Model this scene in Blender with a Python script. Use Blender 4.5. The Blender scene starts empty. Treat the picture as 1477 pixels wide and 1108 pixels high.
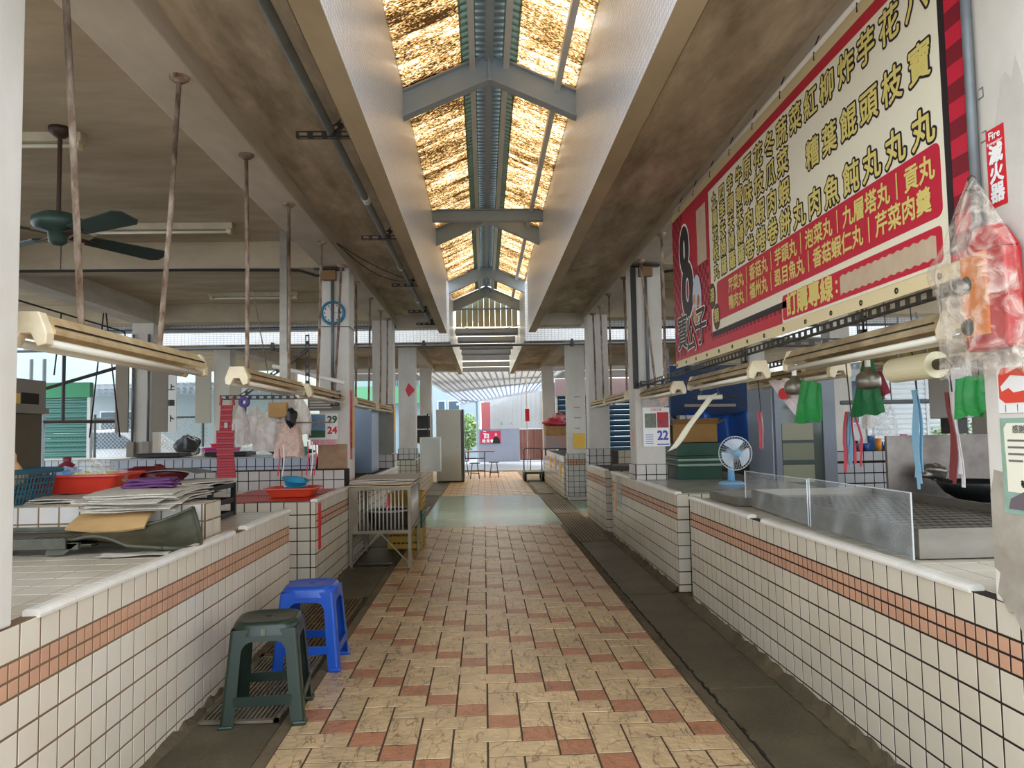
import bpy, bmesh, math, random
from mathutils import Vector, Matrix, Euler
random.seed(7)
S = bpy.context.scene
COL = S.collection
PI = math.pi
# ---------------------------------------------------------------- camera
H = 1.35
F, PITCH, YAW, ROLL = 1078.96, .06177, .03822, -.01791
cam_d = bpy.data.cameras.new('camera'); cam = bpy.data.objects.new('camera', cam_d); COL.objects.link(cam)
cy, sy, cp, sp = math.cos(YAW), math.sin(YAW), math.cos(PITCH), math.sin(PITCH)
fw = Vector((sy*cp, cy*cp, sp)); rt = Vector((cy, -sy, 0)); up = rt.cross(fw)
r2 = math.cos(ROLL)*rt + math.sin(ROLL)*up; u2 = -math.sin(ROLL)*rt + math.cos(ROLL)*up
M = Matrix((r2, u2, -fw)).transposed().to_4x4(); M.translation = Vector((0, 0, H))
cam.matrix_world = M
cam_d.sensor_fit = 'HORIZONTAL'; cam_d.sensor_width = 36; cam_d.lens = F*36/1477; cam_d.clip_start = .05; cam_d.clip_end = 300
S.camera = cam
# ---------------------------------------------------------------- sky, sun, exposure
W = bpy.data.worlds.new('sky'); S.world = W; W.use_nodes = True
bg = W.node_tree.nodes['Background']; bg.inputs[0].default_value = (.82, .9, 1, 1); bg.inputs[1].default_value = 1.9
sun_d = bpy.data.lights.new('sun', 'SUN'); sun_d.energy = 4.6; sun_d.angle = .7; sun_d.color = (1, .97, .92)
sun = bpy.data.objects.new('sun', sun_d); COL.objects.link(sun); sun.rotation_euler = (math.radians(-14), math.radians(12), 0); sun.location = (0, 0, 30)
S.view_settings.view_transform = 'Standard'; S.view_settings.look = 'None'; S.view_settings.gamma = 1
S.view_settings.use_curve_mapping = False; S.view_settings.exposure = .92
S.cycles.use_denoising = True; S.cycles.max_bounces = 8; S.cycles.diffuse_bounces = 5; S.cycles.glossy_bounces = 3
S.cycles.transmission_bounces = 6; S.cycles.transparent_max_bounces = 12; S.cycles.sample_clamp_indirect = 8
S.cycles.caustics_reflective = False; S.cycles.caustics_refractive = False
# ---------------------------------------------------------------- materials
def lin(c):
    return tuple((x/12.92 if x <= .04045 else ((x+.055)/1.055)**2.4) for x in (v/255 for v in c)) + (1,)
MATS = {}
def pm(name, col, rough=.6, metal=0, stain=None, scale=4, amt=.5, stretch=(1, 1, 1), rnd=0, bump=0, bscale=40, world=False, spec=.4, alpha=1, trans=0, coat=0, vein=0, stain2=None, scale2=1.5, amt2=.5):
    """a painted / plastic / metal surface: base colour, broken up by noise stains, a little per-object variation, fine bump"""
    m = bpy.data.materials.new(name); MATS[name] = m; m.use_nodes = True; N = m.node_tree.nodes; L = m.node_tree.links
    b = N['Principled BSDF']; b.inputs['Roughness'].default_value = rough; b.inputs['Metallic'].default_value = metal
    b.inputs['Specular IOR Level'].default_value = spec; b.inputs['Alpha'].default_value = alpha
    b.inputs['Transmission Weight'].default_value = trans; b.inputs['Coat Weight'].default_value = coat
    m.diffuse_color = lin(col)
    out = None
    if stain or bump or rnd or stain2:
        tc = N.new('ShaderNodeTexCoord'); mp = N.new('ShaderNodeMapping'); mp.inputs['Scale'].default_value = stretch
        if world:
            g = N.new('ShaderNodeNewGeometry'); L.new(g.outputs['Position'], mp.inputs[0])
        else:
            L.new(tc.outputs['Object'], mp.inputs[0])
    rgb = N.new('ShaderNodeRGB'); rgb.outputs[0].default_value = lin(col); out = rgb.outputs[0]
    def mixin(c2, sc, am, seed):
        nonlocal out
        n = N.new('ShaderNodeTexNoise'); n.inputs['Scale'].default_value = sc; n.inputs['Detail'].default_value = 6; n.inputs['Roughness'].default_value = .62
        n.noise_dimensions = '4D'; n.inputs['W'].default_value = seed
        L.new(mp.outputs[0], n.inputs['Vector'])
        r = N.new('ShaderNodeMapRange'); r.inputs[1].default_value = .5-.16*1; r.inputs[2].default_value = .68; r.inputs[3].default_value = 0; r.inputs[4].default_value = am
        L.new(n.outputs[0], r.inputs[0])
        x = N.new('ShaderNodeMix'); x.data_type = 'RGBA'; L.new(r.outputs[0], x.inputs[0]); L.new(out, x.inputs[6]); x.inputs[7].default_value = lin(c2); out = x.outputs[2]
    if stain: mixin(stain, scale, amt, 1.3)
    if stain2: mixin(stain2, scale2, amt2, 7.7)
    if vein:
        n = N.new('ShaderNodeTexNoise'); n.inputs['Scale'].default_value = 8; n.inputs['Detail'].default_value = 3; n.inputs['Distortion'].default_value = .6
        m2 = N.new('ShaderNodeMapping'); m2.inputs['Scale'].default_value = (1.6, .5, 1); m2.inputs['Rotation'].default_value = (0, 0, .35); L.new(mp.outputs[0], m2.inputs[0]); L.new(m2.outputs[0], n.inputs['Vector'])
        a = N.new('ShaderNodeMath'); a.operation = 'SUBTRACT'; a.inputs[1].default_value = .5; L.new(n.outputs[0], a.inputs[0]); a2 = N.new('ShaderNodeMath'); a2.operation = 'ABSOLUTE'; L.new(a.outputs[0], a2.inputs[0])
        r = N.new('ShaderNodeMapRange'); r.inputs[1].default_value = .002; r.inputs[2].default_value = .016; r.inputs[3].default_value = vein; r.inputs[4].default_value = 0; L.new(a2.outputs[0], r.inputs[0])
        x = N.new('ShaderNodeMix'); x.data_type = 'RGBA'; L.new(r.outputs[0], x.inputs[0]); L.new(out, x.inputs[6]); x.inputs[7].default_value = lin((96, 70, 46)); out = x.outputs[2]
    if rnd:
        oi = N.new('ShaderNodeObjectInfo'); r = N.new('ShaderNodeMapRange'); r.inputs[3].default_value = 1-rnd; r.inputs[4].default_value = 1+rnd*.6
        L.new(oi.outputs['Random'], r.inputs[0]); h = N.new('ShaderNodeHueSaturation'); L.new(r.outputs[0], h.inputs['Value']); L.new(out, h.inputs['Color']); out = h.outputs[0]
    L.new(out, b.inputs['Base Color'])
    if bump:
        n = N.new('ShaderNodeTexNoise'); n.inputs['Scale'].default_value = bscale; n.inputs['Detail'].default_value = 5; L.new(mp.outputs[0], n.inputs['Vector'])
        bp = N.new('ShaderNodeBump'); bp.inputs['Strength'].default_value = bump; bp.inputs['Distance'].default_value = .01
        L.new(n.outputs[0], bp.inputs['Height']); L.new(bp.outputs[0], b.inputs['Normal'])
    return m
def brickmat(name, col, grout, w, h, mortar, axes='YZ', rough=.4, offset=0.0, stain=None):
    """small mosaic far too fine to build piece by piece"""
    m = bpy.data.materials.new(name); m.use_nodes = True; N = m.node_tree.nodes; L = m.node_tree.links; b = N['Principled BSDF']; b.inputs['Roughness'].default_value = rough
    g = N.new('ShaderNodeNewGeometry'); s = N.new('ShaderNodeSeparateXYZ'); c = N.new('ShaderNodeCombineXYZ'); L.new(g.outputs['Position'], s.inputs[0])
    L.new(s.outputs['XYZ'.index(axes[0])], c.inputs[0]); L.new(s.outputs['XYZ'.index(axes[1])], c.inputs[1])
    t = N.new('ShaderNodeTexBrick'); t.offset = offset; t.inputs['Scale'].default_value = 1; t.inputs['Brick Width'].default_value = w; t.inputs['Row Height'].default_value = h
    t.inputs['Mortar Size'].default_value = mortar; t.inputs['Mortar Smooth'].default_value = .3
    c1 = lin(col); c2 = lin(tuple(max(0, v-12) for v in col)); t.inputs['Color1'].default_value = c1; t.inputs['Color2'].default_value = c2; t.inputs['Mortar'].default_value = lin(grout)
    L.new(c.outputs[0], t.inputs['Vector']); out = t.outputs[0]
    if stain:
        n = N.new('ShaderNodeTexNoise'); n.inputs['Scale'].default_value = 1.2; n.inputs['Detail'].default_value = 6; L.new(g.outputs['Position'], n.inputs['Vector'])
        r = N.new('ShaderNodeMapRange'); r.inputs[1].default_value = .42; r.inputs[2].default_value = .75; r.inputs[4].default_value = .6; L.new(n.outputs[0], r.inputs[0])
        x = N.new('ShaderNodeMix'); x.data_type = 'RGBA'; L.new(r.outputs[0], x.inputs[0]); L.new(out, x.inputs[6]); x.inputs[7].default_value = lin(stain); out = x.outputs[2]
    L.new(out, b.inputs['Base Color'])
    bp = N.new('ShaderNodeBump'); bp.inputs['Strength'].default_value = .4; bp.inputs['Distance'].default_value = .004; bp.invert = True; L.new(t.outputs['Fac'], bp.inputs['Height']); L.new(bp.outputs[0], b.inputs['Normal'])
    return m
def clearmat(name, col, alpha, rough=.12, spec=.6, noise=0, bump=0, bscale=18):
    """thin clear plastic: see-through film with a skin that catches the light"""
    m = bpy.data.materials.new(name); m.use_nodes = True; N = m.node_tree.nodes; L = m.node_tree.links
    b = N['Principled BSDF']; b.inputs['Base Color'].default_value = lin(col); b.inputs['Roughness'].default_value = rough; b.inputs['Specular IOR Level'].default_value = spec
    b.inputs['Alpha'].default_value = alpha
    tc = N.new('ShaderNodeTexCoord'); n = N.new('ShaderNodeTexNoise'); n.inputs['Scale'].default_value = bscale; n.inputs['Detail'].default_value = 4; n.inputs['Distortion'].default_value = 1.2
    L.new(tc.outputs['Object'], n.inputs['Vector'])
    if noise:
        r = N.new('ShaderNodeMapRange'); r.inputs[1].default_value = .4; r.inputs[2].default_value = .7; r.inputs[3].default_value = max(0, alpha-noise); r.inputs[4].default_value = min(1, alpha+noise)
        L.new(n.outputs[0], r.inputs[0]); L.new(r.outputs[0], b.inputs['Alpha'])
    if bump:
        bp = N.new('ShaderNodeBump'); bp.inputs['Strength'].default_value = bump; bp.inputs['Distance'].default_value = .02; L.new(n.outputs[0], bp.inputs['Height']); L.new(bp.outputs[0], b.inputs['Normal'])
    return m
# ---------------------------------------------------------------- mesh builder
class G:
    def __init__(s): s.v = []; s.f = []; s.m = []
    def add(s, vs, fs, m=0, M=None):
        o = len(s.v); s.v += [tuple(M @ Vector(v)) if M else tuple(v) for v in vs]; s.f += [tuple(i+o for i in f) for f in fs]; s.m += [m]*len(fs); return s
    def box(s, x0, x1, y0, y1, z0, z1, m=0, M=None):
        return s.add([(x0, y0, z0), (x1, y0, z0), (x1, y1, z0), (x0, y1, z0), (x0, y0, z1), (x1, y0, z1), (x1, y1, z1), (x0, y1, z1)],
                     [(0, 3, 2, 1), (4, 5, 6, 7), (0, 1, 5, 4), (1, 2, 6, 5), (2, 3, 7, 6), (3, 0, 4, 7)], m, M)
    def cbox(s, c, d, m=0, M=None):
        return s.box(c[0]-d[0]/2, c[0]+d[0]/2, c[1]-d[1]/2, c[1]+d[1]/2, c[2]-d[2]/2, c[2]+d[2]/2, m, M)
    def bar(s, a, b, w, t=None, m=0):
        """square bar from a to b"""
        a = Vector(a); b = Vector(b); d = (b-a); l = d.length; q = d.to_track_quat('Z', 'Y').to_matrix().to_4x4(); q.translation = a; t = t or w
        return s.box(-w/2, w/2, -t/2, t/2, 0, l, m, q)
    def tube(s, pts, r, n=8, m=0, cap=True):
        pts = [Vector(p) for p in pts]; rs = r if isinstance(r, (list, tuple)) else [r]*len(pts); o = len(s.v); pv = None
        for i, p in enumerate(pts):
            d = (pts[min(i+1, len(pts)-1)]-pts[max(i-1, 0)]).normalized()
            if pv is None: pv = d.orthogonal().normalized()
            pv = (pv-d*pv.dot(d)); pv = pv.normalized() if pv.length > 1e-6 else d.orthogonal().normalized(); w = d.cross(pv)
            for k in range(n):
                a = 2*PI*k/n; s.v.append(tuple(p+rs[i]*(math.cos(a)*pv+math.sin(a)*w)))
        for i in range(len(pts)-1):
            for k in range(n):
                a = o+i*n+k; b = o+i*n+(k+1) % n; s.f.append((a, b, b+n, a+n)); s.m.append(m)
        if cap:
            s.f.append(tuple(o+k for k in range(n))[::-1]); s.m.append(m); e = o+(len(pts)-1)*n; s.f.append(tuple(e+k for k in range(n))); s.m.append(m)
        return s
    def lathe(s, prof, n=20, c=(0, 0, 0), m=0, M=None, close=False):
        o = []; P = []
        for r, z in prof:
            for k in range(n):
                a = 2*PI*k/n; P.append((c[0]+r*math.cos(a), c[1]+r*math.sin(a), c[2]+z))
        fs = [];
        for i in range(len(prof)-1):
            for k in range(n):
                a = i*n+k; b = i*n+(k+1) % n; fs.append((a, b, b+n, a+n))
        if prof[0][0] > 1e-4 and close: fs.append(tuple(range(n))[::-1])
        if prof[-1][0] > 1e-4 and close: fs.append(tuple((len(prof)-1)*n+k for k in range(n)))
        return s.add(P, fs, m, M)
    def prism(s, poly, a, b, axis='Y', m=0, M=None):
        """2-D polygon extruded along an axis (X: (y,z), Y: (x,z), Z: (x,y))"""
        def p(u, v, w): return {'X': (w, u, v), 'Y': (u, w, v), 'Z': (u, v, w)}[axis]
        n = len(poly); vs = [p(u, v, a) for u, v in poly]+[p(u, v, b) for u, v in poly]
        return s.add(vs, [tuple(range(n))[::-1], tuple(range(n, 2*n))]+[(i, (i+1) % n, (i+1) % n+n, i+n) for i in range(n)], m, M)
    def grid(s, fn, nu, nv, m=0, close=False):
        o = len(s.v)
        for j in range(nv+1):
            for i in range(nu+1): s.v.append(tuple(fn(i/nu, j/nv)))
        for j in range(nv):
            for i in range(nu):
                a = o+j*(nu+1)+i; s.f.append((a, a+1, a+nu+2, a+nu+1)); s.m.append(m)
        return s
    def mesh(s, name, mats, off=(0, 0, 0), smooth=False):
        me = bpy.data.meshes.new(name); ox, oy, oz = off
        me.from_pydata([(x-ox, y-oy, z-oz) for x, y, z in s.v], [], s.f)
        mats = mats if isinstance(mats, (list, tuple)) else [mats]
        for k in mats: me.materials.append(k)
        me.polygons.foreach_set('material_index', s.m)
        if smooth: me.polygons.foreach_set('use_smooth', [True]*len(s.f))
        bm = bmesh.new(); bm.from_mesh(me); bmesh.ops.recalc_face_normals(bm, faces=bm.faces); bm.to_mesh(me); bm.free()
        return me
def tagit(o, label=None, cat=None, group=None, kind=None):
    if label: o['label'] = label
    if cat: o['category'] = cat
    if group: o['group'] = group
    if kind: o['kind'] = kind
    return o
def fin(o, bevel=0, solid=0, seg=2, sub=0):
    if solid: k = o.modifiers.new('solid', 'SOLIDIFY'); k.thickness = solid; k.offset = 0
    if bevel: k = o.modifiers.new('bevel', 'BEVEL'); k.width = bevel; k.segments = seg; k.limit_method = 'ANGLE'; k.angle_limit = .6; k.harden_normals = False
    if sub: k = o.modifiers.new('sub', 'SUBSURF'); k.levels = sub; k.render_levels = sub
    return o
def part(name, g, mats, root, world=True, smooth=False, bevel=0, solid=0, label=None, kind=None, sub=0):
    """one mesh part under root; world=True: vertices given in world space (unrotated root)"""
    off = Vector((0, 0, 0))
    if world:
        r = root
        while r is not None: off += r.location; r = r.parent
    o = bpy.data.objects.new(name, g.mesh(name, mats, off, smooth)); COL.objects.link(o); o.parent = root
    tagit(o, label, kind=kind); return fin(o, bevel, solid, sub=sub)
def thing(name, label, cat, loc=(0, 0, 0), rz=0, group=None):
    o = bpy.data.objects.new(name, None); COL.objects.link(o); o.location = loc; o.rotation_euler = (0, 0, rz); o.empty_display_size = .1
    return tagit(o, label, cat, group)
def solo(name, g, mats, label, cat, group=None, smooth=False, bevel=0, solid=0, kind=None, sub=0):
    xs = [v[0] for v in g.v]; ys = [v[1] for v in g.v]; zs = [v[2] for v in g.v]; c = ((min(xs)+max(xs))/2, (min(ys)+max(ys))/2, min(zs))
    o = bpy.data.objects.new(name, g.mesh(name, mats, c, smooth)); COL.objects.link(o); o.location = c
    tagit(o, label, cat, group, kind); return fin(o, bevel, solid, sub=sub)
def struct(name, g, mats, smooth=False, bevel=0):
    o = bpy.data.objects.new(name, g.mesh(name, mats, (0, 0, 0), smooth)); COL.objects.link(o); o['kind'] = 'structure'; return fin(o, bevel)
def dup(root, loc=None, rz=None, label=None, group=None, off=None):
    r = root.copy(); COL.objects.link(r)
    if loc is not None: r.location = loc
    if off is not None: r.location = root.location+Vector(off)
    if rz is not None: r.rotation_euler = (0, 0, rz)
    if label: r['label'] = label
    if group: r['group'] = group
    for ch in list(root.children):
        c = ch.copy(); COL.objects.link(c); c.parent = r
        for gch in list(ch.children):
            d = gch.copy(); COL.objects.link(d); d.parent = c
    return r
FACE = {'-Y': Euler((0, 0, 0)), '+Y': Euler((0, 0, PI)), '-X': Euler((0, 0, -PI/2)), '+X': Euler((0, 0, PI/2))}
def textobj(name, body, size, loc, face, mat, root=None, bold=0, world=True, ext=.0004, align='CENTER', xs=1):
    """flat lettering standing on a surface; face = the way it looks"""
    c = bpy.data.curves.new(name, 'FONT'); c.body = body; c.size = size; c.align_x = align; c.align_y = 'CENTER'; c.extrude = ext; c.resolution_u = 2
    c.materials.append(mat); o = bpy.data.objects.new(name, c); COL.objects.link(o)
    off = Vector((0, 0, 0))
    if root is not None:
        o.parent = root
        if world:
            r = root
            while r is not None: off += r.location; r = r.parent
    o.location = Vector(loc)-off
    if face == 'up': o.rotation_euler = (0, 0, 0)
    elif isinstance(face, str): o.rotation_euler = (Matrix.Rotation(FACE[face].z, 4, 'Z') @ Matrix.Rotation(PI/2, 4, 'X')).to_euler()
    else: o.rotation_euler = face
    o.scale = (xs, 1, 1)
    me = bpy.data.meshes.new_from_object(o); n = bpy.data.objects.new(name, me); COL.objects.link(n)
    n.parent = o.parent; n.location = o.location; n.rotation_euler = o.rotation_euler; n.scale = o.scale; bpy.data.objects.remove(o)
    if not me.materials: me.materials.append(mat)
    if bold:      # heavier strokes: the glyph repeated round a small circle
        k = 14 if bold > .005 else 8; vs = [v.co.copy() for v in me.vertices]; fs = [tuple(p.vertices) for p in me.polygons if p.normal.z > .5]; V = []; FS = []
        used = sorted({i for f in fs for i in f}); mp = {u: i for i, u in enumerate(used)}; vs = [vs[u] for u in used]; fs = [tuple(mp[i] for i in f) for f in fs]
        for q in range(k):
            a = 2*PI*q/k; o_ = len(V); V += [(v.x+bold*math.cos(a)/xs, v.y+bold*math.sin(a), v.z+.00002*q) for v in vs]; FS += [tuple(i+o_ for i in f) for f in fs]
        m2 = bpy.data.meshes.new(name); m2.from_pydata(V, [], FS); m2.materials.append(mat); n.data = m2
    n.name = name
    return n
# ================================================================ materials of the setting
m_slab = pm('slab_paint', (228, 216, 196), .8, stain=(146, 134, 114), scale=2.1, amt=.9, stretch=(2.2, .7, 1), world=True, bump=.15, stain2=(120, 108, 88), scale2=4.2, amt2=.5)
m_ceil = pm('stall_ceiling_paint', (212, 198, 172), .85, stain=(138, 122, 98), scale=1.2, amt=.7, stretch=(.6, 1.8, 1), world=True, stain2=(150, 136, 112), scale2=4, amt2=.35)
m_beam = pm('beam_paint', (214, 206, 192), .75, stain=(150, 138, 118), scale=2.2, amt=.6, stretch=(1, .4, 2.4), world=True, bump=.1)
m_lip = pm('curb_lip_concrete', (196, 180, 150), .8, stain=(130, 112, 86), scale=1.5, amt=.6, stretch=(1, .5, 1), world=True)
m_col = pm('column_paint', (232, 227, 217), .6, stain=(176, 166, 148), scale=2.2, amt=.5, stretch=(1, 1, .5), world=True, bump=.1, bscale=12, stain2=(150, 138, 118), scale2=.9, amt2=.35)
m_curb = brickmat('curb_mosaic', (240, 246, 255), (196, 202, 210), .035, .035, .004, 'YZ', .3)
m_curbx = brickmat('fascia_mosaic', (242, 242, 240), (178, 182, 186), .06, .035, .004, 'XZ', .3)
m_grout = pm('dark_grout', (40, 27, 18), .9)
m_groutl = pm('light_grout', (128, 100, 72), .9, stain=(96, 78, 58), scale=2, amt=.8, world=True)
m_tile = pm('white_glazed_tile', (212, 202, 182), .22, rnd=.045, spec=.5, stain=(186, 174, 150), scale=2.5, amt=.45, world=True)
m_nose = pm('white_edge_tile', (236, 232, 222), .2, rnd=.04, stain=(200, 184, 156), scale=6, amt=.4, world=True)
m_tileb = pm('terracotta_strip_tile', (202, 156, 126), .35, rnd=.06, stain=(172, 128, 102), scale=3, amt=.4, world=True)
m_tiled = pm('grimy_white_tile', (205, 200, 192), .3, rnd=.06, stain=(150, 142, 128), scale=2.5, amt=.5, world=True)
m_beige = pm('beige_paving_tile', (222, 190, 144), .3, rnd=.07, stain=(150, 126, 92), scale=7, amt=.5, stretch=(1, 1, 1), bump=.9, bscale=26, vein=.75, stain2=(112, 98, 72), scale2=1.1, amt2=.5, world=True)
m_terra = pm('terracotta_paving_tile', (174, 120, 88), .32, vein=.5, rnd=.09, stain=(150, 98, 70), scale=9, amt=.5, bump=.8, bscale=26, world=True)
m_floor = pm('stained_concrete', (120, 106, 82), .75, stain=(62, 52, 38), scale=1.6, amt=.8, world=True, bump=.4, bscale=30)
m_dark = pm('dark_drain_concrete', (92, 84, 64), .5, stain=(50, 44, 30), scale=2.4, amt=.8, world=True, bump=.5, bscale=45)
m_green = pm('green_floor_paint', (108, 128, 106), .22, stain=(140, 150, 128), scale=2.5, amt=.5, stretch=(.6, 2.4, 1), world=True, bump=.25, bscale=7)
m_steelp = pm('blue_grey_steel_paint', (170, 184, 192), .45, stain=(140, 150, 156), scale=3, amt=.4, world=True)
m_wpaint = pm('white_painted_steel', (226, 230, 230), .45, stain=(180, 176, 166), scale=3, amt=.4, world=True)
m_black = pm('black_painted_steel', (38, 36, 34), .45, stain=(74, 62, 50), scale=14, amt=.35)
m_rust = pm('rusty_pipe', (206, 190, 168), .75, stain=(104, 60, 30), scale=34, amt=1, stretch=(1, 1, .35), bump=.3, stain2=(62, 40, 26), scale2=5, amt2=.85)
m_galv = pm('grey_conduit', (122, 128, 130), .45, metal=.3, stain=(90, 92, 92), scale=8, amt=.5)
m_cable = pm('black_cable', (40, 36, 34), .6)
m_ss = pm('brushed_stainless', (140, 134, 122), .36, metal=.75, stain=(98, 90, 80), scale=3, amt=.5, stretch=(1, 1, 3))
m_white = pm('white_plastic', (238, 236, 230), .4)
m_cream = pm('cream_lamp_enamel', (222, 202, 160), .5, stain=(176, 142, 92), scale=7, amt=.8, stain2=(120, 84, 48), scale2=22, amt2=.3)
m_tubeg = pm('fluorescent_tube_glass', (236, 232, 214), .25)
m_slot0 = pm('black_crack', (24, 20, 14), .9)
m_mat_cement = pm('rough_cement', (96, 84, 62), .85, stain=(58, 48, 34), scale=5, amt=.7, world=True, bump=.5)

# ================================================================ tiles as separate pieces
_tc = {}
def tilemesh(w, h, mat, t=.008, gap=.008, key=''):
    """one tile standing in the XZ plane, its back on y=0, face toward -Y"""
    k = (round(w, 4), round(h, 4), mat.name, t)
    if k not in _tc:
        g = G(); a = w/2-gap/2; b = h/2-gap/2; e = min(.0012, a*.3)
        g.add([(-a, 0, -b), (a, 0, -b), (a, 0, b), (-a, 0, b), (-a, -t+e, -b), (a, -t+e, -b), (a, -t+e, b), (-a, -t+e, b), (-a+e, -t, -b+e), (a-e, -t, -b+e), (a-e, -t, b-e), (-a+e, -t, b-e)],
              [(0, 1, 5, 4), (1, 2, 6, 5), (2, 3, 7, 6), (3, 0, 4, 7), (4, 5, 9, 8), (5, 6, 10, 9), (6, 7, 11, 10), (7, 4, 8, 11), (8, 9, 10, 11)])
        _tc[k] = g.mesh('tile', mat)
    return _tc[k]
ROT = {'-Y': Euler((0, 0, 0)), '-X': Euler((0, 0, -PI/2)), '+X': Euler((0, 0, PI/2)), 'up': Euler((-PI/2, 0, 0))}
def put_tile(name, w, h, mat, pos, face, root, jit=.0006, gap=.008):
    o = bpy.data.objects.new(name, tilemesh(w, h, mat, gap=gap)); COL.objects.link(o); o.parent = root
    off = Vector((0, 0, 0)); r = root
    while r is not None: off += r.location; r = r.parent
    o.location = Vector(pos)-off; e = ROT[face].copy()
    o.rotation_euler = (e.x+random.uniform(-1, 1)*jit*3, e.y, e.z+random.uniform(-1, 1)*jit*3)
    return o
T = .1056
def rows_of(ztop, zbot, band=True):
    out = [(ztop-T, T, 0)]; z = ztop-T
    if band: out += [(z-T/2, T/2, 1), (z-T, T/2, 1)]; z -= T
    while z > zbot+.02:
        h = min(T, z-zbot); out.append((z-h, h, 0)); z -= h
    return out
def clad(root, face, fixed, u0, u1, ztop, zbot, start=None, band=True, white=None, brown=None, singles=300, name='wall_tile', rows=None, gap=.008):
    """clad a vertical face with tiles; nearest `singles` as objects of their own, the rest joined into one part"""
    white = white or m_tile; brown = brown or m_tileb; items = []
    for zb, h, k in rows or rows_of(ztop, zbot, band):
        w = T/2 if k == 1 else T; mt = brown if k == 1 else white; u = u0 if start is None else start
        while u < u1-.012:
            a = max(u, u0); b = min(u+w, u1)
            if b-a > .012: items.append((a, b, zb, h, mt, k))
            u += w
    if face in ('-X', '+X'): items.sort(key=lambda t: t[0])
    rest = G()
    cnt = {0: 0, 1: 0}
    for a, b, zb, h, mt, k in items:
        c = (a+b)/2; z = zb+h/2
        pos = {'-X': (fixed, c, z), '+X': (fixed, c, z), '-Y': (c, fixed, z), 'up': (c, z, fixed)}[face]
        cnt[k] += 1
        if cnt[k] <= singles: put_tile('band_tile' if k == 1 else name, b-a, h, mt, pos, face, root, gap=gap)
        else:
            Mx = Matrix.Translation(pos) @ ROT[face].to_matrix().to_4x4(); me = tilemesh(b-a, h, mt)
            rest.add([v.co[:] for v in me.vertices], [tuple(p.vertices) for p in me.polygons], k, Mx)
    if rest.v: part('far_tiles', rest, [white, brown], root, kind='stuff')
def topclad(root, z, x0, x1, y0, y1, t=.15, mat=None, singles=300, gap=.005, name='top_tile'):
    mat = mat or m_tile; n = 0; rest = G(); y = y0
    while y < y1-.02:
        x = x0
        while x < x1-.02:
            w = min(t, x1-x); h = min(t, y1-y); pos = (x+w/2, y+h/2, z-.008)
            n += 1
            if n <= singles: put_tile(name, w, h, mat, pos, 'up', root, gap=gap)
            else:
                Mx = Matrix.Translation(pos) @ ROT['up'].to_matrix().to_4x4(); me = tilemesh(w, h, mat)
                rest.add([v.co[:] for v in me.vertices], [tuple(p.vertices) for p in me.polygons], 0, Mx)
            x += t
        y += t
    if rest.v: part('far_top_tiles', rest, [mat], root, kind='stuff')
def bullnose(root, side, x, y0, y1, z=.8, L=.205, missing=()):
    """rounded edge tiles along the top front edge; side +1: counter is to the +X of the edge"""
    y = y0; i = 0
    while y < y1-.03:
        b = min(y+L, y1)
        if i not in missing:
            g = G(); s = side; w = .045
            prof = [(x-.009*s, z-.006), (x-.011*s, z+.004), (x-.008*s, z+.016), (x+.004*s, z+.021), (x+(w-.01)*s, z+.021), (x+w*s, z+.014), (x+w*s, z-.006)]
            g.prism(prof, y+.0015, b-.0015, 'Y'); part('edge_tile', g, m_nose, root)
        y = b; i += 1

# ================================================================ ground and floor
g = G().box(-60, 60, -14, 90, -.3, -.03); struct('ground', g, pm('street_asphalt', (140, 142, 144), .8, stain=(112, 114, 114), scale=1, amt=.5, world=True))
floor = struct('floor', G().box(-9, 9, -1.5, 25.5, -.03, -.004), m_floor)
U = .15132; X0 = -.005; Y0 = 3.1855-U*9   # paving module and phase
_pc = {}
def pavemesh(w, h, mat):
    k = (round(w, 4), round(h, 4), mat.name)
    if k not in _pc:
        g = G(); a = w/2-.003; b = h/2-.003; e = .002
        g.add([(-a, -b, -.006), (a, -b, -.006), (a, b, -.006), (-a, b, -.006), (-a+e, -b+e, 0), (a-e, -b+e, 0), (a-e, b-e, 0), (-a+e, b-e, 0)],
              [(0, 1, 5, 4), (1, 2, 6, 5), (2, 3, 7, 6), (3, 0, 4, 7), (4, 5, 6, 7)])
        _pc[k] = g.mesh('tile', mat)
    return _pc[k]
items = []
KMIN, KMAX = -6, 6
for r in range(0, 150):
    for k in range(KMIN, KMAX+1):
        p = (r-9+k) % 5; x = X0+k*U; y = Y0+r*U
        if p == 2: items.append((x, y, U, U, m_terra))
        elif p == 3: items.append((x, y, U, 2*U, m_beige))
        elif p == 0:
            items.append((x, y, U if k == KMAX else 2*U, U, m_beige))
        elif p == 1 and k == KMIN: items.append((x, y, U, U, m_beige))
G1, G2 = 10.7, 15.7
rest = [G()]; n = 0
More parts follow.
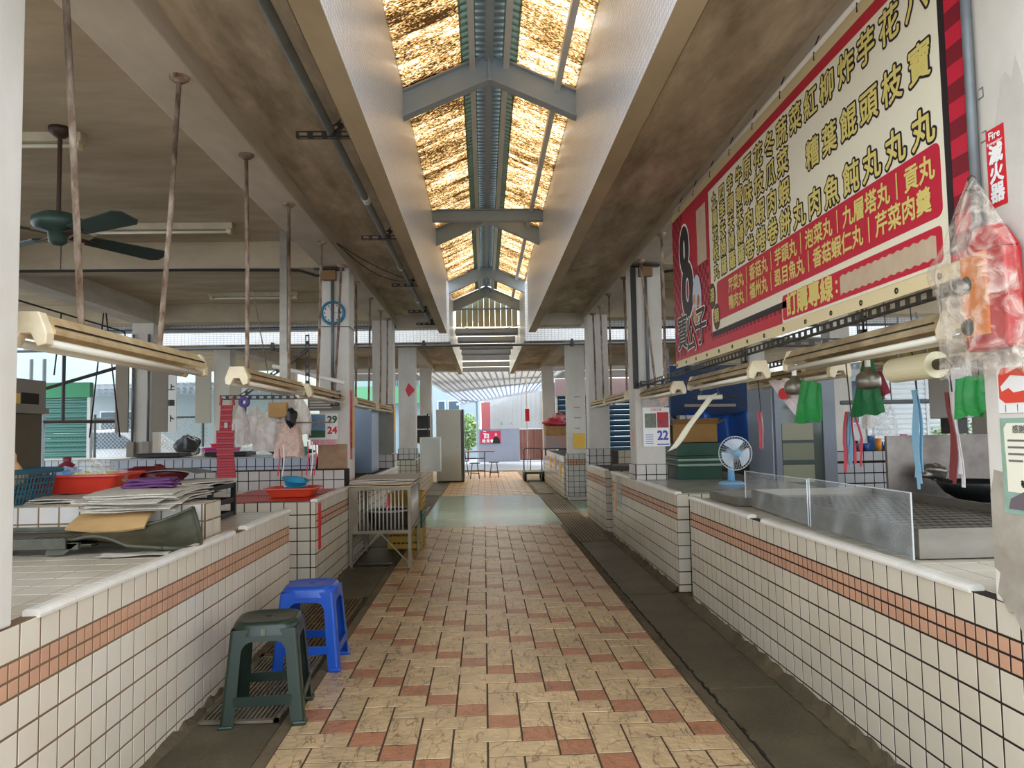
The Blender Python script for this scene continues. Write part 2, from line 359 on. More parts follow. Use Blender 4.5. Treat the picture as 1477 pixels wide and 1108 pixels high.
for x, y, w, h, mt in sorted(items, key=lambda t: t[1]):
    y1 = min(y+h, 25.4)
    if y < G1 < y1: y1 = G1
    elif y < G2 < y1: y = G2
    elif G1 <= y < G2: continue
    if y1-y < .02: continue
    h = y1-y
    if y > 1.9 and n < 300:
        o = bpy.data.objects.new('paving_tile', pavemesh(w, h, mt)); COL.objects.link(o); o.parent = floor
        o.location = (x+w/2, y+h/2, .0025+random.uniform(-.0008, .0008)); o.rotation_euler = (random.uniform(-.002, .002), random.uniform(-.002, .002), 0); n += 1
    else:
        a = .002; dz = random.uniform(-.001, .001)
        rest[0].add([(x+a, y+a, -.004), (x+w-a, y+a, -.004), (x+w-a, y+h-a, -.004), (x+a, y+h-a, -.004), (x+2*a, y+2*a, .0025+dz), (x+w-2*a, y+2*a, .0025+dz), (x+w-2*a, y+h-2*a, .0025+dz), (x+2*a, y+h-2*a, .0025+dz)],
                    [(0, 1, 5, 4), (1, 2, 6, 5), (2, 3, 7, 6), (3, 0, 4, 7), (4, 5, 6, 7)], 0 if mt is m_beige else 1)
part('paving', rest[0], [m_beige, m_terra], floor, kind='stuff')
part('tile_bedding', G().box(X0-6*U, X0+7*U, 1.2, G1, -.0035, .0008).box(X0-6*U, X0+7*U, G2, 25.4, -.0035, .0008), pm('dark_floor_grout', (70, 54, 38), .9), floor)
part('green_lane', G().box(-.93, 1.1, G1, G2, -.004, .002).box(1.56, 8.5, 12.3, 14.1, -.004, .001).box(-8.5, -1.32, 12.3, 14.6, -.004, .001), m_green, floor, label='green painted floor of the cross lane')
# drain strips at both sides
g = G()
for a, b in ((1.9, 3.9), (3.9, 6.1), (6.11, 9.0)): g.box(1.125, 1.5, a, b-.006, -.004, .006)
part('drain_slab', g, m_dark, floor, bevel=.003)
g = G()
for a, b in ((1.9, 3.62), (6.3, 7.6), (7.62, 8.9), (15.9, 17.3), (17.33, 19.5)): g.box(-1.4, -.97, a, b-.01, -.004, .008)
part('drain_plate', g, m_dark, floor, bevel=.003)
g = G()
for a, b in ((15.9, 17), (17.02, 18.4), (18.42, 20)): g.box(1.14, 1.45, a, b-.01, -.004, .008)
part('drain_plate', g, m_dark, floor, bevel=.003)
m_grate = pm('rusty_iron_grate', (118, 98, 66), .5, metal=.4, stain=(70, 52, 32), scale=9, amt=.8)
m_gratel = pm('pale_worn_grate', (140, 132, 112), .5, metal=.2, stain=(84, 76, 58), scale=9, amt=.8)
def grating(x0, x1, y0, y1, mat, along=True, step=.045):
    g = G(); g.box(x0, x1, y0, y0+.03, -.004, .012).box(x0, x1, y1-.03, y1, -.004, .012).box(x0, x0+.02, y0, y1, -.004, .012).box(x1-.02, x1, y0, y1, -.004, .012)
    if along:
        x = x0+step
        while x < x1-.02: g.box(x, x+step*.5, y0+.03, y1-.03, -.003, .01); x += step
        y = y0+.25
        while y < y1-.1: g.box(x0+.02, x1-.02, y, y+.012, -.004, .006); y += .25
    else:
        y = y0+step
        while y < y1-.03: g.box(x0+.02, x1-.02, y, y+step*.4, -.003, .01); y += step
    part('floor_grate', g, mat, floor)
part('drain_pit', G().box(1.12, 1.52, 9.0, 15.8, -.0045, .0005).box(-1.4, -.97, 3.6, 6.3, -.0045, .0005).box(-1.4, -.95, 9, 15.8, -.0045, .0005), pm('black_drain_mud', (48, 42, 30), .6), floor)
grating(1.13, 1.5, 9.0, 12.1, m_grate); grating(1.13, 1.5, 12.12, 15.6, m_gratel); grating(-1.38, -.98, 10.2, 13.6, m_gratel, step=.06); grating(-1.38, -1.0, 4.7, 6.25, m_grate, step=.03)
grating(-1.38, -.99, 3.64, 4.68, m_gratel, step=.022)
# ragged cement fillets where the counters meet the drain
def fillet(xw, xo, y0, y1, h=.05, seed=1):
    rnd = random.Random(seed); g = G(); n = int((y1-y0)/.06); P = []
    for i in range(n+1):
        y = y0+(y1-y0)*i/n; d = rnd.uniform(-.012, .012); P.append([(xo+d, y, .004), ((xo+xw)/2+d, y, .018+d*.4), (xw, y, h+rnd.uniform(-.014, .014)), (xw, y, -.003), (xo, y, -.003)])
    vs = [p for r in P for p in r]; fs = []
    for i in range(n):
        for j in range(5): fs.append((i*5+j, i*5+(j+1) % 5, (i+1)*5+(j+1) % 5, (i+1)*5+j))
    g.add(vs, fs); return part('cement_fillet', g, m_mat_cement, floor)
fillet(1.575, 1.515, 1.9, 5.95, .05, 1); fillet(1.57, 1.52, 6.17, 9.75, .045, 2); fillet(-1.405, -1.45+.09, 1.9, 5.5, .035, 3); fillet(-1.375, -1.33, 6.18, 8.9, .03, 4)
g = G()
rnd = random.Random(5)
for i in range(60):
    y = 1.9+i*.13; g.box(1.062+rnd.uniform(0, .01), 1.118+rnd.uniform(-.01, .004), y, y+.128, -.004, rnd.uniform(.001, .005))
part('gutter_edge', g, m_mat_cement, floor)
g = G()
for i in range(150):
    y = 1.9+i*.048; x = 1.118+rnd.uniform(-.006, .006); g.box(x, x+rnd.uniform(.005, .014), y, y+.05, 0, .0068)
part('gutter_crack', g, m_slot0, floor, kind='stuff')

# ================================================================ roof slabs, beams, curbs
ZB, ZS, ZC, ZL = 3.08, 3.2, 3.36, 2.94   # beam bottom, overhang slab, stall ceiling, curb lip
YN, YE = 1.7, 12.1; Y2, Y2E = 13.0, 21.0  # front roof cut short, out of view, so open sky brightens the near counters
def strip_roof(y0, y1, tag, ends):
    g = G().box(-1.37, -.70, y0, y1, ZS, 3.55).box(.865, 1.58, y0, y1, ZS, 3.55)
    struct('ceiling_'+tag+'_overhang', g, m_slab)
    g = G().box(-9, -1.68, y0, y1, ZC, 3.6).box(1.89, 9, y0, y1, ZC, 3.6); struct('ceiling_'+tag+'_stalls', g, m_ceil)
    # skylight curbs with concrete lip
    for s, xi, xo in ((-1, -.58, -.70), (1, .745, .865)):
        a, b = sorted((xi, xo))
        struct('skylight_curb', G().box(a, b, y0, y1, ZL+.004, 3.95), m_curb)
        lo = sorted((xi-.0*s, xo)); struct('curb_lip', G().box(lo[0], lo[1], y0+.01, y1-.01, ZL, ZL+.0035).box(xo-.003 if s > 0 else xo-.001, xo+.001 if s > 0 else xo+.003, y0+.01, y1-.01, ZL, ZS), m_lip)
    for xa, xb in ((-1.37, -.70), (.865, 1.58)):
        for e in ends: struct('edge_beam', G().box(xa, xb, e-.15, e+.15, 3.02, ZS), m_beam)
    for xa, xb in ((-1.68, -1.37), (1.58, 1.89), (-5.32, -5.0), (5.4, 5.72)):
        struct('beam', G().box(xa, xb, y0, y1, ZB, 3.5), m_beam, bevel=.006)
strip_roof(YN, YE, 'front', (YE-.15,)); strip_roof(Y2, Y2E, 'rear', (Y2E-.15,))
# white fascia of the rear block facing the gap
for xa, xb in ((-9, -.58), (.745, 9)): struct('fascia', G().box(xa, xb, Y2-.06, Y2, 2.9, 3.9), m_curbx)
for xa, xb in ((-9, -.58), (.745, 9)): struct('fascia', G().box(xa, xb, YE, YE+.06, 3.0, 3.9), m_curbx)
for yc in (1.99, 7.93, 11.65, 15.1, 20.3):
    for xa, xb in ((-9, -5.32), (-5.0, -1.68), (1.89, 5.4), (5.72, 9)): struct('cross_beam', G().box(xa, xb, yc-.15, yc+.15, ZB, 3.5), m_ceil)
# columns
def column(x0, x1, y0, y1, z0=0, z1=ZB, mat=None):
    o = struct('column', G().box(x0, x1, y0, y1, z0, z1), mat or m_col, bevel=.008); return o
cR1 = column(1.57, 1.89, 1.98, 2.29, .8); cR2 = column(1.58, 1.89, 7.77, 8.08, .806); cR3 = column(1.58, 1.89, 11.2, 11.51, .8); cR4 = column(1.6, 1.95, 14.3, 14.62); cR5 = column(1.58, 1.89, 20.0, 20.3)
cL1 = column(-1.72, -1.40, 2.0, 2.3, .8); cL2 = column(-1.70, -1.39, 7.8, 8.11, .8); cL3 = column(-1.70, -1.39, 11.5, 11.85, .8); cL4 = column(-1.70, -1.36, 15.0, 15.3, .8); cL5 = column(-1.70, -1.39, 20.0, 20.3)
for y in (2.0, 7.8, 11.5, 14.95, 20): column(-5.32, -5.0, y, y+.31)
for y in (2.0, 7.8, 11.4, 14.95, 20): column(5.4, 5.72, y, y+.31)
# peeling patch of bare plaster on the near right column
g = G(); rnd = random.Random(3); pts = []
for i in range(26):
    a = 2*PI*i/26; pts.append((min(2.284, 2.1+.085*math.cos(a)*(1+rnd.uniform(-.25, .25))), 2.1+.3*math.sin(a)*(1+rnd.uniform(-.2, .2))))
g.prism(pts, 1.5685, 1.5697, 'X'); part('peeled_plaster', g, pm('bare_plaster', (206, 200, 190), .8, stain=(176, 166, 150), scale=5, amt=.6, world=True), cR1)
g = G(); pts = []
for i in range(40):
    a = 2*PI*i/40; pts.append((min(2.284, 2.13+.17*math.cos(a)*(1+rnd.uniform(-.15, .15))), 1.0+.28*math.sin(a)*(1+rnd.uniform(-.15, .15))))
g.prism(pts, 1.5688, 1.5698, 'X'); part('peeled_plaster', g, pm('grimy_plaster', (176, 168, 152), .8, stain=(128, 116, 98), scale=6, amt=.8, world=True), cR1)

# ================================================================ skylight: rafters, purlins, ridge, corrugated sheets
XC = .0825; XH = .662
sky = thing('skylight_roof', 'long gabled skylight of stained translucent sheets on blue grey steel rafters', 'skylight', (XC, 5, 3.95))
def zroof(dx): return 4.27-abs(dx)*.44
def rafter(y, root=sky, lo=0):
    g = G()
    for s in (-1, 1):
        for (dz0, dz1, wy) in ((-.012, 0, .05), (-.2, -.012, .006), (-.212, -.2, .05)):
            vs = []
            for yy in (y-wy, y+wy):
                for dx in (0, s*XH):
                    for dz in (dz0, dz1): vs.append((XC+dx, yy, zroof(dx)-.03+dz-lo))
            g.add(vs, [(0, 1, 3, 2), (4, 6, 7, 5), (0, 4, 5, 1), (2, 3, 7, 6), (0, 2, 6, 4), (1, 5, 7, 3)])
    g.box(XC-.008, XC+.008, y-.045, y+.045, 4.02-lo, 4.25-lo); part('rafter', g, m_steelp, root)
for y in (1.85, 5.6, 9.5, 12.9, 14.85): rafter(y)
g = G(); 
for s in (-1, 1):
    for dz0, dz1, wy in ((-.14, -.13, .05), (-.13, -.01, .005), (-.01, 0, .05)): g.box(XC if s > 0 else XC-XH, XC+XH if s > 0 else XC, 8.85-wy, 8.85+wy, 4.0+dz0, 4.0+dz1)
part('tie_beam', g, m_steelp, sky)
for dx in (-.13, .13, .52): part('purlin', G().box(XC+dx-.022, XC+dx+.022, 1.7, 14.9, zroof(dx)-.085, zroof(dx)-.03), m_wpaint, sky)
g = G()
for s in (-1, 1): g.add([(XC, 1.7, 4.30), (XC+s*.11, 1.7, 4.245), (XC+s*.11, 15, 4.245), (XC, 15, 4.30)], [(0, 1, 2, 3)])
for i in range(154):
    y = 1.75+i*.085
    for s in (-1, 1): g.box(min(XC+s*.03, XC+s*.1), max(XC+s*.03, XC+s*.1), y, y+.02, 4.225, 4.243)
g.box(XC-.03, XC+.03, 1.7, 15, 4.19, 4.225)
part('ridge_cap', g, m_steelp, sky)
def skymat(name, dirt, thr, base=(170, 130, 78), bright=(250, 232, 196), clear=.4):
    m = bpy.data.materials.new(name); m.use_nodes = True; N = m.node_tree.nodes; L = m.node_tree.links; N.remove(N['Principled BSDF'])
    t = N.new('ShaderNodeBsdfTranslucent'); gl = N.new('ShaderNodeBsdfDiffuse'); mx = N.new('ShaderNodeMixShader'); mx.inputs[0].default_value = .25
    ge = N.new('ShaderNodeNewGeometry'); mp = N.new('ShaderNodeMapping'); mp.inputs['Scale'].default_value = (1.0, 3.2, 1); L.new(ge.outputs['Position'], mp.inputs[0])
    n1 = N.new('ShaderNodeTexNoise'); n1.inputs['Scale'].default_value = 1.3; n1.inputs['Detail'].default_value = 10; n1.inputs['Roughness'].default_value = .8; L.new(mp.outputs[0], n1.inputs['Vector'])
    n2 = N.new('ShaderNodeTexNoise'); n2.inputs['Scale'].default_value = 48; n2.inputs['Detail'].default_value = 4; L.new(mp.outputs[0], n2.inputs['Vector'])
    n = N.new('ShaderNodeMath'); n.operation = 'MULTIPLY_ADD'; n.inputs[1].default_value = .42; L.new(n2.outputs[0], n.inputs[0]); ma = N.new('ShaderNodeMath'); ma.operation = 'MULTIPLY'; ma.inputs[1].default_value = .58; L.new(n1.outputs[0], ma.inputs[0])
    sp = N.new('ShaderNodeSeparateXYZ'); L.new(ge.outputs['Position'], sp.inputs[0]); q = N.new('ShaderNodeMath'); q.operation = 'MULTIPLY'; q.inputs[1].default_value = 2*PI/.085; L.new(sp.outputs[1], q.inputs[0]); w = N.new('ShaderNodeMath'); w.operation = 'SINE'; L.new(q.outputs[0], w.inputs[0]); w2 = N.new('ShaderNodeMath'); w2.operation = 'MULTIPLY_ADD'; w2.inputs[1].default_value = .028; L.new(w.outputs[0], w2.inputs[0]); L.new(ma.outputs[0], w2.inputs[2]); L.new(w2.outputs[0], n.inputs[2])  # sine bands at the corrugation pitch: ridge highlights painted into the sheet colour
    r = N.new('ShaderNodeValToRGB'); e = r.color_ramp.elements; e[0].position = thr-.07; e[0].color = lin(dirt); e[1].position = thr+.09; e[1].color = lin(bright)
    k = r.color_ramp.elements.new(thr+.0); k.color = lin(base); L.new(n.outputs[0], r.inputs[0])
    L.new(r.outputs[0], t.inputs[0]); L.new(r.outputs[0], gl.inputs[0]); L.new(t.outputs[0], mx.inputs[1]); L.new(gl.outputs[0], mx.inputs[2]); 
    tp = N.new('ShaderNodeBsdfTransparent'); tp.inputs[0].default_value = (.9, .95, 1, 1); fr = N.new('ShaderNodeMapRange'); fr.inputs[1].default_value = thr+.02; fr.inputs[2].default_value = thr+.09; fr.inputs[3].default_value = 0; fr.inputs[4].default_value = clear
    L.new(n.outputs[0], fr.inputs[0]); m3 = N.new('ShaderNodeMixShader'); L.new(fr.outputs[0], m3.inputs[0]); L.new(mx.outputs[0], m3.inputs[1]); L.new(tp.outputs[0], m3.inputs[2]); L.new(m3.outputs[0], N['Material Output'].inputs[0]); return m
m_skl = skymat('stained_skylight_sheet', (42, 27, 13), .55); m_skr = skymat('stained_skylight_sheet_pale', (58, 38, 18), .535)
m_grn = pm('green_corrugated_strip', (96, 128, 110), .5, trans=.2)
def corr(xa, xb, y0, y1, pitch, amp, zf, name, mat, root):
    g = G(); n = int((y1-y0)/pitch*6); vs = []; fs = []
    for i in range(n+1):
        y = y0+(y1-y0)*i/n; d = amp*math.cos(2*PI*y/pitch)
        for x in (xa, xb): vs.append((x, y, zf(x-XC)+d))
    for i in range(n): fs.append((2*i, 2*i+1, 2*i+3, 2*i+2))
    g.add(vs, fs); return part(name, g, mat, root, smooth=True)
i = 0
for y0, y1 in ((1.7, 3.7), (3.65, 5.65), (5.6, 7.6), (7.55, 9.55), (9.5, 11.3), (11.25, 12.95), (12.9, 14.9)):
    dz = .004*(i % 2); zf = lambda d, dz=dz: zroof(d)+dz
    corr(XC-XH-.06, XC-.2, y0, y1, .085, .012, zf, 'roof_sheet', m_skl, sky); corr(XC+.2, XC+XH+.06, y0, y1, .085, .012, zf, 'roof_sheet', m_skr, sky)
    i += 1
for s in (-1, 1):
    a, b = sorted((XC+s*.1, XC+s*.215)); corr(a, b, 1.7, 14.9, .085, .012, zroof, 'green_sheet', m_grn, sky)
    a, b = sorted((XC+s*(XH+.001), XC+s*(XH+.02))); part('eave_flashing', G().box(a, b, 1.7, 14.9, 3.94, 3.99), m_steelp, sky)
# ribbed gable panel at the end of the skylight
m_gable = pm('cream_ribbed_sheet', (226, 222, 190), .5, stain=(196, 186, 146), scale=2, amt=.6, world=True)
gp = thing('gable_cladding', 'cream ribbed sheet closing the far end of the skylight above the lane', 'panel', (XC, 14.95, 3.44))
g = G(); n = 11
for i in range(n):
    a = XC-.62+i*.113; b = a+.108; part('sheet_rib', G().box(a+.004, b-.004, 14.96, 14.965, 3.44, min(zroof(a-XC), zroof(b-XC))-.1).box(b-.012, b+.002, 14.94, 14.965, 3.44, min(zroof(a-XC), zroof(b-XC))-.1), m_gable, gp)
part('rail', G().box(XC-.66, XC+.66, 14.9, 14.935, 3.78, 3.81), m_steelp, gp)
# ================================================================ corrugated canopy behind, over the rear lane
m_can = skymat('dirty_canopy_sheet', (150, 118, 84), .4, base=(226, 200, 164), clear=.1); m_purl = pm('dark_purlin', (74, 78, 88), .6)
cn = thing('rear_canopy', 'low corrugated canopy with dark cross purlins beyond the skylight', 'canopy', (0, 21, 3.5))
g = G(); vs = []; fs = []; n = 900
for k, (xa, xb, ya, yb) in enumerate(((-.57, .74, 15.1, 21.0), (-6.2, 9, 21.05, 29.5))):
    g = G(); vs = []; fs = []; m_ = int((xb-xa)/.03)
    for i in range(m_+1):
        x = xa+(xb-xa)*i/m_; d = .018*(1 if (i//2) % 3 == 0 else -1)
        vs += [(x, ya, 3.56+d), (x, yb, 3.62+d)]
    for i in range(m_): fs.append((2*i, 2*i+1, 2*i+3, 2*i+2))
    g.add(vs, fs); part('canopy_sheet', g, m_can, cn)
for y in (15.6, 17.0, 18.4, 19.8): part('purlin', G().box(-.57, .74, y, y+.5, 3.4, 3.5), m_purl, cn)
for y in (21.3, 23.4, 25.5, 27.6, 29.3): part('purlin', G().box(-6.2, 9, y, y+.25, 3.38, 3.52), m_purl, cn)
# ================================================================ tiled market counters
def counter(label, x0, x1, y0, y1, side, ztop=.8, near=True, near_cols=None, band=True, front0=None, missing=(), tops=None, nose=True, grout=None, white=None, topmat=None, singles=300, span=None):
    """side -1: counter left of the aisle (front looks +X), +1: right of it (front looks -X)"""
    root = thing('tiled_counter', label, 'counter', ((x0+x1)/2, y0, 0)); gr = grout or m_grout; e = .008; c_ = .0012
    part('core', G().box(x0+(c_ if side > 0 else 0), x1-(c_ if side < 0 else 0), y0+c_, y1, 0, ztop-.0012), gr, root)
    a, b = span or (y0, y1)
    if side > 0: clad(root, '-X', x0+e, a, b, ztop, .0, start=front0, band=band, singles=singles, white=white)
    else: clad(root, '+X', x1-e, a, b, ztop, .0, start=front0, band=band, singles=singles, white=white)
    if near:
        w = near_cols or (x0, x1)
        clad(root, '-Y', y0+e, w[0], w[1], ztop, 0, band=False, singles=singles, white=white or m_tile)
    if nose:
        a = max(a, 2.42)
        if side > 0: bullnose(root, 1, x0, a, b, ztop, missing=missing)
        else: bullnose(root, -1, x1, a, b, ztop, missing=missing)
    if tops:
        for t in tops: topclad(root, ztop, *t)
    return root
# left, nearest
m_tilew = pm('warm_white_tile', (220, 211, 195), .22, rnd=.035, spec=.5, stain=(206, 188, 158), scale=2.2, amt=.5, world=True)
c = counter('long white tiled counter with terracotta band under the olive scale pan', -4.6, -1.40, 1.6, 5.45, -1, missing=(9,), grout=m_groutl, white=m_tilew, near=False,
            tops=[(-3.2, -1.45, 2.3, 4.03), (-3.0, -1.45, 4.28, 5.43)])
# raised tiled block across it
blk = thing('tiled_ledge', 'low white tiled ledge crossing the left counter under the newspapers and red tray', 'ledge', (-2.6, 4.15, .8))
part('core', G().box(-4.5, -1.4785, 4.0512, 4.27, .8, .9918), m_groutl, blk)
part('core', G().box(-4.5, -2.1, 4.27, 5.3, .8, .975), m_groutl, blk)
clad(blk, '-Y', 4.058, -3.4, -1.485, .993, .8, band=False, white=m_tiled, rows=[(.9, .0925, 0), (.8, .1, 0)])
clad(blk, '+X', -1.485, 4.05, 4.275, .993, .8, band=False, rows=[(.9, .0925, 0), (.8, .1, 0)])
topclad(blk, .993, -3.4, -1.48, 4.05, 4.27, t=.108)
# left, second: red-topped
c2 = counter('white tiled counter topped with red sheeting below the wall clock column', -3.3, -1.375, 6.18, 8.55, -1, near_cols=(-2.9, -1.375), tops=[(-2.6, -1.42, 6.2, 7.75)])
part('back_upstand', G().box(-3.2, -1.39, 7.5932, 7.79, .792, .991), m_grout, c2)
clad(c2, '-Y', 7.6, -3.2, -1.40, .99, .795, band=False, white=m_tiled, rows=[(.89, .0975, 0), (.795, .095, 0)], name='upstand_tile')
c3 = counter('white tiled counter without goods behind the wire cage on the left', -1.98, -1.375, 8.95, 12.0, -1, band=True, singles=60)
c4 = counter('far left white tiled counter ending beside the tall grey refrigerator', -4.2, -1.33, 14.9, 19.3, -1, singles=80)
# inner left counters
m_bt = pm('bluish_white_tile', (206, 212, 222), .3, rnd=.05)
for i, (x0, x1, y0, y1, zt, lb) in enumerate(((-4.4, -2.0, 9.0, 9.9, 1.08, 'pale tiled stall bench behind the hanging plastic bags'), (-7.4, -2.2, 12.2, 12.9, 1.0, 'long pale tiled bench in the left stalls with purple basin on it'), (-7.2, -5.6, 7.0, 9.5, .8, 'pale tiled bench by the green shutters at the market edge'))):
    r = thing('tiled_bench', lb, 'counter', ((x0+x1)/2, y0, 0)); part('core', G().box(x0, x1, y0+.0012, y1, 0, zt-.006), m_grout, r)
    clad(r, '-Y', y0+.008, x0, x1, zt, zt-.55, band=False, white=m_bt, singles=150); part('slab_top', G().box(x0, x1+.01, y0-.01, y1, zt-.006, zt+.012), m_tiled, r)
# right, nearest
d = counter('near right white tiled counter with terracotta band in front of the stainless tray', 1.58, 2.75, 1.6, 5.77, 1, near=False, missing=(9,), tops=[(1.63, 2.7, 2.3, 3.1), (1.63, 1.9, 3.1, 5.77), (1.9, 2.7, 5.2, 5.77)], span=(1.99, 5.77))
d2 = counter('second right white tiled counter carrying green crates and a blue fan', 1.575, 2.9, 6.16, 9.3, 1, near_cols=(1.575, 2.4), missing=(), tops=None)
part('stone_top', G().box(1.6, 2.9, 6.17, 9.3, .7925, .806), pm('polished_grey_stone', (186, 182, 170), .2, stain=(146, 140, 126), scale=3, amt=.6, world=True), d2)
d3 = counter('third right white tiled counter short one below the slim bare column', 1.575, 2.6, 9.78, 11.6, 1, near_cols=(1.575, 1.9), singles=60)
d4 = counter('far right white tiled counter with yellow notices along its front', 1.56, 2.7, 14.75, 19.6, 1, singles=80)
# tiled bases of columns
def base(colo, x0, x1, y0, y1, zt, zb, faces, band=False):
    e = .01
    part('tile_bed', G().box(x0-e-.0066, x1+e+.0066, y0-e-.0066, y1+e, zb, zt), m_grout, colo)
    if '-Y' in faces: clad(colo, '-Y', y0-e, x0-e, x1+e, zt, zb, band=band, white=m_tiled, name='column_tile')
    if '-X' in faces: clad(colo, '-X', x0-e, y0-e, y1+e, zt, zb, band=band, white=m_tiled, name='column_tile')
    if '+X' in faces: clad(colo, '+X', x1+e, y0-e, y1+e, zt, zb, band=band, white=m_tiled, name='column_tile')
base(cR2, 1.58, 1.89, 7.77, 8.08, .97, .806, ('-Y', '-X')); base(cR3, 1.58, 1.89, 11.2, 11.51, 1.05, .8, ('-Y', '-X')); base(cR4, 1.6, 1.95, 14.3, 14.62, .88, .07, ('-Y', '-X'), True)
base(cL3, -1.70, -1.39, 11.5, 11.85, 1.02, .8, ('-Y', '+X')); base(cL4, -1.70, -1.36, 15, 15.3, 1.02, .8, ('-Y', '+X'))
# inner right stalls: low tiled wall behind the cooking place
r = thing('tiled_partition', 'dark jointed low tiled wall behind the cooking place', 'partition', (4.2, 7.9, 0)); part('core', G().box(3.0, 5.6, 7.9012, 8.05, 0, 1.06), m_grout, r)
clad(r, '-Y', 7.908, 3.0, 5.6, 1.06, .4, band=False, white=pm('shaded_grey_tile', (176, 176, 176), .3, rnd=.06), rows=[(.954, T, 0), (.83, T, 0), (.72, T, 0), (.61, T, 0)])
r = thing('tiled_bench', 'pale tiled bench in the right inner stalls behind crates', 'counter', (4, 13, 0)); part('core', G().box(2.2, 7.5, 12.3012, 12.9, 0, .98), m_grout, r); clad(r, '-Y', 12.308, 2.2, 4.4, .98, .6, band=False, singles=120)
# small posters on the far right counter front
m_yel = pm('yellow_paper', (240, 196, 92), .6); m_org = pm('orange_paper', (246, 178, 64), .6); m_red = pm('red_paper', (206, 36, 44), .5); m_pink = pm('pink_red_paper', (222, 66, 86), .5)
m_ink = pm('black_ink', (30, 26, 26), .5); m_inkg = pm('grey_ink', (110, 108, 104), .6)
# ================================================================ hanging batten lamps on rusty rods
m_cap = pm('cream_end_cap', (236, 222, 190), .5, stain=(196, 170, 126), scale=10, amt=.6); m_slot = pm('dark_slot', (40, 32, 24), .7)
def batten(label, x, y0, y1, z, rods, grp=None, tilt=0, mat=None, w=.15, name='batten_lamp', zr=ZB):
    mat = mat or m_cream; t = thing(name, label, 'lamp', (x, (y0+y1)/2, z), 0, grp); h = .085; a = w/2
    prof = [(x-a, z+.03), (x-a*.42, z+h), (x+a*.42, z+h), (x+a, z+.03), (x+a*.96, z+.018), (x+.012, z+.045), (x-.012, z+.045), (x-a*.96, z+.018)]
    hs = part('housing', G().prism(prof, y0+.04, y1-.04, 'Y'), mat, t)
    part('side_slot', G().box(x-a*.86-.004, x-a*.86+.001, y0+.05, y1-.05, z+.045, z+.05), m_slot, hs); part('side_slot', G().box(x+a*.86-.001, x+a*.86+.004, y0+.05, y1-.05, z+.045, z+.05), m_slot, hs)
    for y in (y0, y1-.045):
        ec = part('end_cap', G().prism([(x-a*.9, z+.02), (x-a*.55, z+h+.003), (x+a*.55, z+h+.003), (x+a*.9, z+.02), (x+a*.86, z-.016), (x+a*.5, z-.024), (x+a*.22, z+.018), (x-a*.22, z+.018), (x-a*.5, z-.024), (x-a*.86, z-.016)], y, y+.045, 'Y'), m_cap, t, bevel=.004)
    for s in (-1, 1): part('lamp_tube', G().tube([(x+s*a*.62, y0+.05, z-.008), (x+s*a*.62, y1-.05, z-.008)], .0135, 10), m_tubeg, t, smooth=True)
    for yb, yt in rods:
        r = part('rod', G().tube([(x, yb, z+h), (x+.004, (yb+yt)/2, (z+zr)/2), (x, yt, zr-.01)], .0125, 8), m_rust, t, smooth=True)
        part('flange', G().lathe([(0, -.03), (.02, -.03), (.045, -.012), (.047, 0), (0, 0)], 18, (x, yt, zr)), m_rust, r)
    return t
XLr = -1.443
gl_ = 'rusty rod lamps along the left beam'
batten('cream twin-tube lamp on two rusty rods beside the white column at the picture edge', XLr, 2.40, 3.79, 1.665, ((2.73, 2.57), (3.38, 3.566)), gl_)
batten('cream twin-tube lamp on rusty rods above the blue stool', XLr, 4.42, 5.83, 1.665, ((4.62, 4.583), (5.6, 5.588)), gl_)
batten('cream twin-tube lamp on rusty rods in front of the wall clock column', XLr, 6.05, 7.5, 1.665, ((6.55, 6.727), (7.3, 7.66)), gl_)
batten('cream twin-tube lamp on rusty rods just past the wall clock column', XLr, 8.2, 9.65, 1.665, ((8.5, 8.561), (9.45, 9.594)), gl_)
batten('cream twin-tube lamp on rusty rods at the third left column', XLr, 9.9, 11.4, 1.665, ((10.5, 10.595), (11.2, 11.35)), gl_)
gr_ = 'rusty rod lamps along the right beam'
batten('cream twin-tube lamp on rusty rods between the calendar column and the slim bare column', 1.63, 8.25, 9.65, 1.68, ((8.45, 8.439), (9.5, 9.486)), gr_)
batten('cream twin-tube lamp on rusty rods at the slim bare column', 1.66, 9.9, 11.15, 1.68, ((10.3, 10.395), (11.0, 11.1)), gr_)
# lamps under the banner frame
gb_ = 'grimy lamps under the banner frame'
m_creamd = pm('grimy_lamp_enamel', (188, 168, 130), .55, stain=(96, 76, 52), scale=5, amt=.9)
def frame_lamp(label, x, y0, y1, z=1.655): return batten(label, x, y0, y1, z, (), gb_, mat=m_creamd)
frame_lamp('long grimy batten lamp under the banner beside the clear bag', 1.66, 2.52, 3.92)
frame_lamp('grimy batten lamp under the banner over the hanging plastic roll', 1.66, 4.42, 5.8)
frame_lamp('pale batten lamp under the frame end above the red and blue calendars', 1.66, 6.3, 7.6)
frame_lamp('inner grimy batten lamp over the steel bell lamp', 2.12, 4.35, 5.75, 1.65); frame_lamp('inner grimy batten lamp above the large plastic film roll', 2.12, 2.7, 4.0, 1.65)
